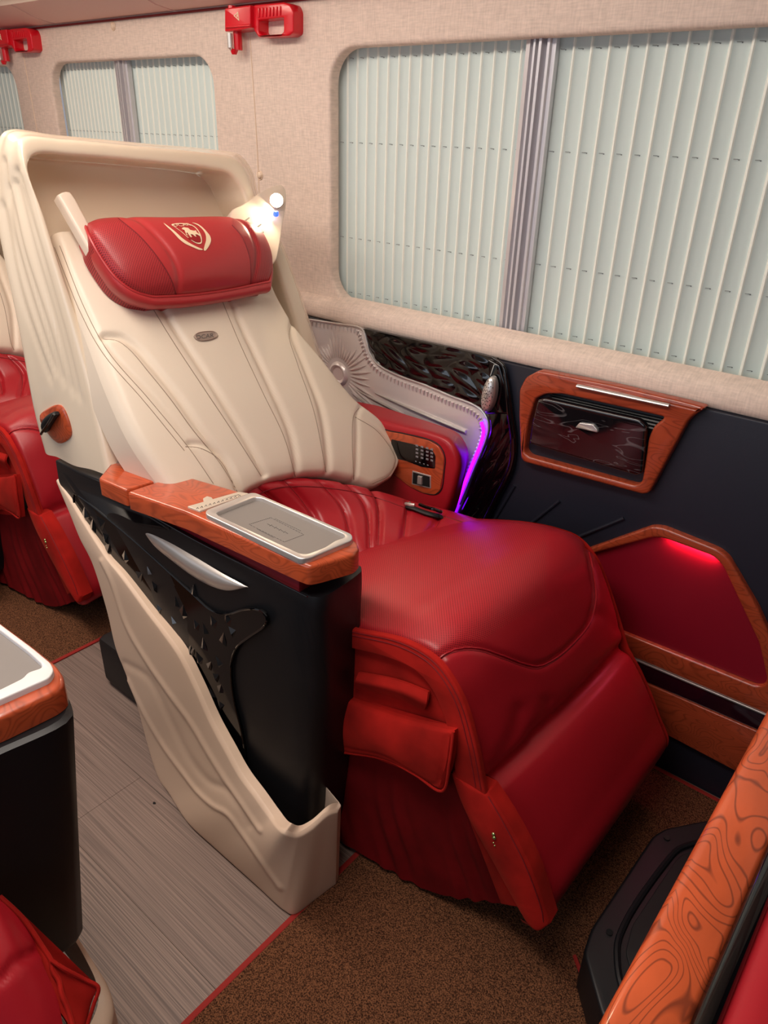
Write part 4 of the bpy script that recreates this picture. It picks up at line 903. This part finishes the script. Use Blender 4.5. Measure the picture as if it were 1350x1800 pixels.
# wood armrest
ZT = .735
rear = xy([(215, 789), (313, 832), (221, 861), (173, 841)], ZT)
plate('rear_wood', round_poly(rear, .006), [], MZ(.700), .035, M['wood'], seat, .004, label='rear wood section of the armrest')
frt = xy([(222, 864), (316, 833), (420, 863), (520, 903), (612, 941), (628, 952), (632, 964), (622, 975), (560, 992), (543, 995), (528, 990), (430, 946), (327, 900)], ZT)
arm = plate('armrest_wood', round_poly(frt, .008), [], MZ(.699), .036, M['wood'], seat, .006, ang=45, label='front wood armrest cap')
to = xy([(362, 902), (440, 871), (450, 871), (619, 944), (620, 954), (545, 986), (528, 988), (362, 909)], ZT+.003)
ti = xy([(380, 906), (448, 879), (460, 880), (605, 944), (606, 950), (590, 955), (570, 968), (540, 979), (527, 978), (384, 911)], ZT+.003)
tray = on_plate('phone_tray', MZ(ZT-.001), to, .010, M['chrome'], seat, .002, .008, [ti], label='silver framed phone tray')
tm = on_plate('tray_mat', MZ(ZT-.001), xy([(374, 905), (446, 876), (612, 946), (530, 982)], ZT), .0025, M['tray'], tray, 0, .005)
clp = on_plate('tray_clip', MZ(ZT+.0), xy([(390, 900), (400, 888), (428, 878), (434, 882), (420, 892), (396, 902)], ZT), .006, M['white'], tray, .002, .003)
tmt = bvh(tm)
def lines_on(name, segs_, parent, tree, r_=.0005):
    parts = []
    for a, b in segs_:
        p0, p1 = cast(tree, *a, .0003), cast(tree, *b, .0003)
        if p0 is not None and p1 is not None: parts.append(tubem([p0, p1], r_, 4))
    if parts: V, f = merge(parts); tag(obj(name, V, f, M['line'], parent, False), kind='stuff')
qd = [(438, 922), (476, 910), (534, 940), (500, 953)]; sg = []
def dash(a, b, n_): a = np.array(a, float); b = np.array(b, float); return [(a+(b-a)*(i/n_), a+(b-a)*((i+.6)/n_)) for i in range(n_)]
for i in range(4): sg += dash(qd[i], qd[(i+1) % 4], 12)
sg += dash((452, 930), (500, 955), 1)+dash((484, 912), (530, 934), 14)
for i in range(9): sg += [((470+i*4, 921+i*1.9+(i % 2)*2), (474+i*4, 923+i*1.9-(i % 2)*2))]
lines_on('tray_engraving', sg, tray, tmt)
npl = on_plate('name_plate', MZ(ZT), xy([(329, 893), (420, 867), (438, 870), (352, 901)], ZT), .0035, M['ivory'], seat, .001, .003, label='ivory plate with embossed marks')
nt_ = bvh(npl); sg = []
for i in range(11): x = 345+i*7.4; y = 893.5-i*2.2; sg += [((x, y+1.5), (x+2.4, y-1.5)), ((x+2.4, y-1.5), (x+4, y+1))]
sg += [((336, 894), (420, 869.5)), ((352, 898.5), (432, 871.5))]
lines_on('plate_marks', sg, npl, nt_)
on_plate('plate_crest', MZ(ZT), xy([(357, 878), (364, 874), (372, 876), (375, 880), (366, 884), (358, 883)], ZT), .0025, M['ivory'], npl, .0008, .002)

# ---- window side armrest
ya = 1.335
ao = [(560, 690), (627, 707), (662, 714), (710, 729), (772, 749), (803, 762), (818, 783), (822, 807), (815, 840), (798, 900), (780, 925), (640, 900), (560, 860)]
ai = [(560, 716), (627, 733), (662, 740), (705, 751), (760, 764), (788, 777), (800, 797), (803, 818), (798, 845), (783, 895), (765, 925), (640, 895), (560, 855)]
rb = [tuple(p) for p in spl([at(a, b, y=1.405) for a, b in ao], 110, True)]; rf = [tuple(p) for p in spl([at(a, b, y=ya) for a, b in ai], 110, True)]
rb, rf = np.array(rb), np.array(rf); cf = rf.mean(0)
rr_ = [rb+np.array([0, .004, 0]), rb, rb*.55+rf*.45+(rb-rb.mean(0))*.012, rb*.15+rf*.85+(rf-cf)*.02, rf, cf+(rf-cf)*.95+np.array([0, -.002, 0]), cf+(rf-cf)*.5+np.array([0, -.0022, 0]), cf+(rf-cf)*.02+np.array([0, -.0022, 0])]
A = np.array(rr_); A = np.stack([spl(A[:, j_], 40) for j_ in range(110)], 1)
aw = fix_normals(obj('window_armrest', A.reshape(-1, 3), grid_f(40, 110, True), M['red'], seat, True, 60, label='red padded armrest on the window side'))
wi = [(640, 745), (683, 757), (710, 762), (757, 774), (773, 784), (782, 803), (781, 827), (775, 862), (766, 869), (745, 866), (721, 854), (700, 838), (660, 800)]
wp = on_plate('control_panel', MY(ya-.001), [tuple(at(a, b, y=ya)[[0, 2]]) for a, b in wi], .004, M['wood'], aw, .002, .006, label='wood control panel')
V, f = tubem([at(x, y, y=ya-.0035) for x, y in spl(wi, 80, True)], .0014, 6, True); obj('panel_rim', V, f, M['rubber'], aw)
sc_ = [(690, 771), (730, 780), (763, 791), (768, 801), (767, 823), (745, 820), (715, 809), (690, 803)]
sco = on_plate('control_screen', MY(ya-.003), [tuple(at(a, b, y=ya)[[0, 2]]) for a, b in sc_], .003, M['gloss'], aw, .001, .004, label='glossy black button strip')
parts = []
for i, x in enumerate((733, 742, 751, 759)):
    for j in range(4):
        for k_ in range(2):
            p_ = at(x+k_*2.4-1.2, 783+i*2.2+j*6.5+(k_*.6), y=ya-.0065); parts.append(boxm(p_, (.0028, .0008, .0045)))
for i in range(4): parts.append(boxm(at(731+i*7, 811+i*2.2, y=ya-.0065), (.004, .0008, .002)))
V, f = merge(parts); tag(obj('button_symbols', V, f, mat('grey_print', (150, 146, 150), .5), sco, False), kind='stuff')
bt_ = [tuple(at(a, b, y=ya)[[0, 2]]) for a, b in [(727, 826), (760, 835), (760, 858), (726, 850)]]
bf = plate('switch_frame', round_poly(bt_, .002), [], MY(ya-.003), .003, M['chrome'], aw, .001)
plate('switch_well', inset(np.array(bt_), .0035), [], MY(ya-.0045), .002, M['rubber'], bf, 0)
plate('switch', [tuple(at(a, b, y=ya)[[0, 2]]) for a, b in [(739, 834), (746, 836), (746, 850), (738, 848)]], [], MY(ya-.006), .006, M['chrome'], bf, .001)

# ================================================================= copy of the seat, one row behind
def copy_tree(o, parent=None):
    c = o.copy(); COL.objects.link(c)
    if parent: c.parent = parent
    for ch in list(o.children): copy_tree(ch, c)
    return c
rs = copy_tree(seat); rs.location.x -= 1.46; rs['label'] = 'matching cream and red captain seat in the row behind, partly hidden at the left edge'

# ================================================================= seat across the aisle (foreground left)
ls = thing('aisle_seat', (-.8, .2, 0), 'foreground seat across the aisle, only wood armrest and red leg rest seen', 'seat')
ZA = .715
wo = xy([(-260, 1010), (-60, 1040), (0, 1092), (60, 1136), (98, 1166), (112, 1186), (112, 1203), (95, 1217), (0, 1262), (-60, 1285), (-300, 1160)], ZA)
plate('armrest_wood', round_poly(wo, .008), [], MZ(ZA-.036), .036, M['wood'], ls, .007, ang=45)
to = xy([(-200, 1010), (-40, 1072), (0, 1101), (60, 1146), (91, 1172), (96, 1184), (88, 1198), (0, 1237), (-60, 1262), (-280, 1150)], ZA+.003)
ti = xy([(-190, 1022), (-40, 1086), (0, 1112), (50, 1150), (74, 1172), (75, 1180), (50, 1188), (42, 1198), (0, 1219), (-60, 1244), (-260, 1150)], ZA+.003)
tr_ = on_plate('phone_tray', MZ(ZA-.001), to, .010, M['white'], ls, .002, .006, [ti], label='white framed phone tray')
on_plate('tray_mat', MZ(ZA-.001), xy([(-195, 1016), (-40, 1079), (0, 1106), (84, 1176), (84, 1186), (0, 1229), (-60, 1252), (-270, 1150)], ZA), .003, M['tray'], tr_, 0, .004)
def rg(z_, pts): return [at(a, b, z=z_) for a, b in pts]
ra = spl(rg(.672, [(-300, 1100), (-60, 1120), (60, 1175), (110, 1215), (127, 1245), (128, 1262), (112, 1278), (0, 1330), (-100, 1375), (-400, 1330)]), 80, True)
lowr = ra+np.array([-.02, -.045, -.40]); lowr = lowr
mid_ = ra*.5+lowr*.5; ra0 = ra.mean(0); cap = ra0+(ra-ra0)*.96
V = np.vstack([cap+np.array([0, 0, .006]), ra+np.array([0, 0, .003]), ra-np.array([0, 0, .004]), mid_, lowr, lowr*.98+lowr.mean(0)*.02-np.array([0, 0, .012])]); f = grid_f(6, 80, True); f += [tuple(range(80)), tuple(range(400, 480))]
cb_ = fix_normals(obj('console_body', V, f, M['black'], ls, True, 50, label='black console body'))
V, f = tubem([at(x, y, z=.676) for x, y in spl([(60, 1262), (95, 1252), (122, 1240), (127, 1252)], 16)], .006, 8); 
V = np.vstack([cap*.9+ra0*.1+np.array([0, 0, .006]), cap*.9+ra0*.1+np.array([0, 0, .012])]); 
obj('console_neck', V, grid_f(2, 80, True), M['rubber'], cb_)
V, f = boxm(lowr.mean(0)-np.array([.05, .03, .14]), (.5, .16, .25), .03); obj('console_lower', V, f, M['rubber'], cb_)
# cream foot rail
Tt = [at(60, 1560, y=.30), at(118, 1630, y=.285), at(150, 1685, y=.272), at(172, 1728, y=.262), at(190, 1750, x=-.655), at(205, 1790, x=-.63), at(208, 1850, x=-.60)]
Tt = [at(60, 1560, z=.26), at(118, 1632, z=.22), at(150, 1685, z=.19), at(170, 1730, z=.165), at(172, 1765, z=.155), at(150, 1815, z=.155), at(110, 1870, z=.155)]
To = [at(75, 1560, z=.25), at(126, 1632, z=.21), at(160, 1685, z=.18), at(188, 1730, z=.155), at(199, 1770, z=.145), at(185, 1830, z=.145), at(150, 1890, z=.145)]
Tl = [p-np.array([.0, -.0, .145]) for p in To]
G = np.array([seglen(Tt, 10), seglen(Tt, 10)*.5+seglen(To, 10)*.5+np.array([0, 0, .004]), seglen(To, 10), seglen([p-np.array([0, 0, .01]) for p in To], 10), seglen(Tl, 10)]); G[..., 2] = np.maximum(G[..., 2], .0055)
G = np.stack([spl(G[:, j], 24) for j in range(G.shape[1])], 1); sheet('foot_panel', G, M['foot'], ls, thick=0, label='pale lower side panel')
# red leg rest corner
lt = [at(-300, 1420, z=.50), at(-100, 1505, z=.50), at(0, 1574, z=.49), at(40, 1612, z=.47), at(70, 1660, z=.44)]
rows = [lt, [at(-300, 1560, z=.52), at(-100, 1600, z=.52), at(0, 1625, z=.50), at(40, 1655, z=.475), at(80, 1700, z=.445)], [at(-300, 1700, z=.50), at(-100, 1700, z=.51), at(0, 1700, z=.49), at(55, 1720, z=.46), at(105, 1760, z=.42)],
        [at(-300, 1900, z=.40), at(-100, 1880, z=.42), at(20, 1850, z=.42), at(80, 1860, z=.40), at(125, 1880, z=.37)], [at(-300, 2100, z=.3), at(-100, 2060, z=.3), at(20, 2000, z=.33), at(90, 1990, z=.33), at(135, 2000, z=.31)]]
G = loft(rows, 60, 80); cq = [(-40, 1700), (0, 1688), (25, 1668), (55, 1650)]
lr = sheet('leg_rest', G, M['red'], ls, edge=.006, edges='tr', seams=[([(-60, 1730), (0, 1722), (30, 1690), (62, 1672)], .006, .005)], thick=.08, label='red leather leg rest')
G = loft([[at(20, 1592, z=.485), at(60, 1640, z=.46), at(88, 1688, z=.44), at(112, 1702, z=.43), at(172, 1735, z=.40)], [at(40, 1640, z=.45), at(70, 1680, z=.44), at(100, 1740, z=.42), at(120, 1770, z=.40), at(160, 1765, z=.385)], [at(60, 1720, z=.42), at(90, 1760, z=.42), at(120, 1800, z=.40), at(135, 1850, z=.38), at(150, 1810, z=.37)]], 20, 60)
sf = sheet('suede_rim', G, M['suede'], ls, thick=.008, bulge=.004, label='orange red suede flap')
V, f = tubem(spl([at(0, 1576, z=.492), at(40, 1614, z=.475), at(75, 1665, z=.45), at(90, 1690, z=.44), at(92, 1705, z=.436), at(104, 1725, z=.43), at(108, 1745, z=.425), at(120, 1775, z=.41), at(135, 1830, z=.39)], 60), .003, 8); obj('piping', V, f, M['suede'], lr)
V, f = tubem(spl([at(90, 1688, z=.445), at(112, 1702, z=.437), at(150, 1722, z=.415), at(173, 1736, z=.403), at(165, 1765, z=.39), at(150, 1812, z=.375)], 50), .0024, 8); obj('flap_piping', V, f, M['suede'], lr)

# ================================================================= foreground right: partition in front
pt_ = thing('front_partition', (0, .8, 0), 'burl wood topped partition with black gasket at the lower right edge', 'partition')
ZB = .70
x0 = at(1050, 1800, z=ZB)[0]; x1 = at(1215, 1800, z=ZB)[0]
sec = [(x0+.004, ZB-.05), (x0, ZB-.04), (x0, ZB-.008), (x0+.004, ZB-.001), (x0+.012, ZB+.001), (x1-.006, ZB+.001), (x1, ZB-.004), (x1, ZB-.05)]
ysq = np.linspace(.05, 1.425, 12); V = [(a+(-.0*y), y, b) for y in ysq for a, b in sec]; n = len(sec)
obj('wood_top', V, grid_f(12, n, True)+[tuple(range(n)), tuple(range(11*n, 12*n))], M['woodb'], pt_, ang=60, label='wide burl wood cap')
V, f = tubem([(x1+.009, y, ZB-.004) for y in ysq], .0105, 12); obj('gasket', V, f, M['gloss'], pt_, label='black gasket')
V, f = boxm((x0+.035, .7375, .33), (.05, 1.375, .66), .004); obj('partition_body', V, f, M['rubber'], pt_)
G = loft([[(x1+.016, y, ZB-.006) for y in np.linspace(.05, 1.42, 5)], [(x1+.035, y, ZB+.004) for y in np.linspace(.05, 1.42, 5)], [(x1+.07, y, ZB-.004) for y in np.linspace(.05, 1.42, 5)], [(x1+.10, y, ZB-.05) for y in np.linspace(.05, 1.42, 5)], [(x1+.11, y, ZB-.3) for y in np.linspace(.05, 1.42, 5)]], 40, 30)
sheet('padded_back', G, M['red'], pt_, thick=.0, label='red leather padded back')

# floor tray
fb = thing('floor_footrest', (-.15, .95, .006), 'black plastic foot tray on the floor behind the wood partition', 'footrest')
zt = .10
o1 = xy([(1026, 1672), (1040, 1630), (1148, 1468), (1170, 1455), (1245, 1440), (1420, 1480), (1300, 1800), (1060, 1790)], zt)
b1 = [(x-.004, y) for x, y in o1]
plate('tray_body', round_poly(o1, .012), [], MZ(.0065), zt-.0065, M['black'], fb, .006)
o2 = xy([(1085, 1672), (1100, 1620), (1175, 1510), (1195, 1490), (1250, 1478), (1400, 1500), (1290, 1770), (1110, 1760)], zt+.004)
o3 = xy([(1100, 1672), (1112, 1625), (1184, 1517), (1200, 1500), (1250, 1489), (1390, 1505), (1285, 1755), (1120, 1745)], zt+.004)
V, f = tubem([(a, b, zt+.001) for a, b in spl(o2, 80, True)], .006, 8, True); obj('raised_lip', V, f, M['black'], fb)
on_plate('inner_pad', MZ(zt-.001), o3, .004, M['rubber'], fb, .002, .01)
for px, py in ((1071, 1640), (1172, 1474)):
    c = at(px, py, z=zt); V, f = tubem([(c[0], c[1], zt-.001), (c[0], c[1], zt+.003)], .006, 12); obj('screw', V, f, M['gloss'], fb)

# carpets
def carpet(x0, x1, y0, y1, lab):
    t = thing('carpet_mat', ((x0+x1)/2, (y0+y1)/2, 0), lab, 'carpet')
    V, f = boxm(((x0+x1)/2, (y0+y1)/2, .002), (x1-x0-.008, y1-y0-.008, .004), .001); obj('pile', V, f, M['carpet'], t)
    pth = []
    for a, b in (((x0, y0), (x1, y0)), ((x1, y0), (x1, y1)), ((x1, y1), (x0, y1)), ((x0, y1), (x0, y0))):
        pth.append(boxm(((a[0]+b[0])/2, (a[1]+b[1])/2, .0025), (abs(a[0]-b[0])+.012, abs(a[1]-b[1])+.012, .005), .002))
    V, f = merge(pth); obj('binding', V, f, M['binding'], t, label='red stitched binding'); return t
cm = carpet(-.683, -.04, -.3, 1.435, 'brown looped carpet mat with red binding under the raised leg rest')
carpet(-2.25, -1.733, .0, 1.43, 'darker brown carpet mat in front of the rear seat, left')
V, f = tubem([at(1010, 1680, z=.006), at(1022, 1712, z=.006), at(1064, 1805, z=.006)], .004, 6); obj('cutout_binding', V, f, M['binding'], cm)
c = at(271, 1411, z=.002); V = [(c[0]+.004*math.cos(a)*(1+.3*math.sin(3*a)), c[1]+.003*math.sin(a), .001) for a in np.linspace(0, 6.28, 10, endpoint=False)]+[(c[0], c[1], .004)]
tag(obj('crumb', V, [(i, (i+1) % 10, 10) for i in range(10)]+[tuple(range(10))], M['rubber'], None, False), 'tiny dark crumb lying on the grey aisle floor', 'crumb')
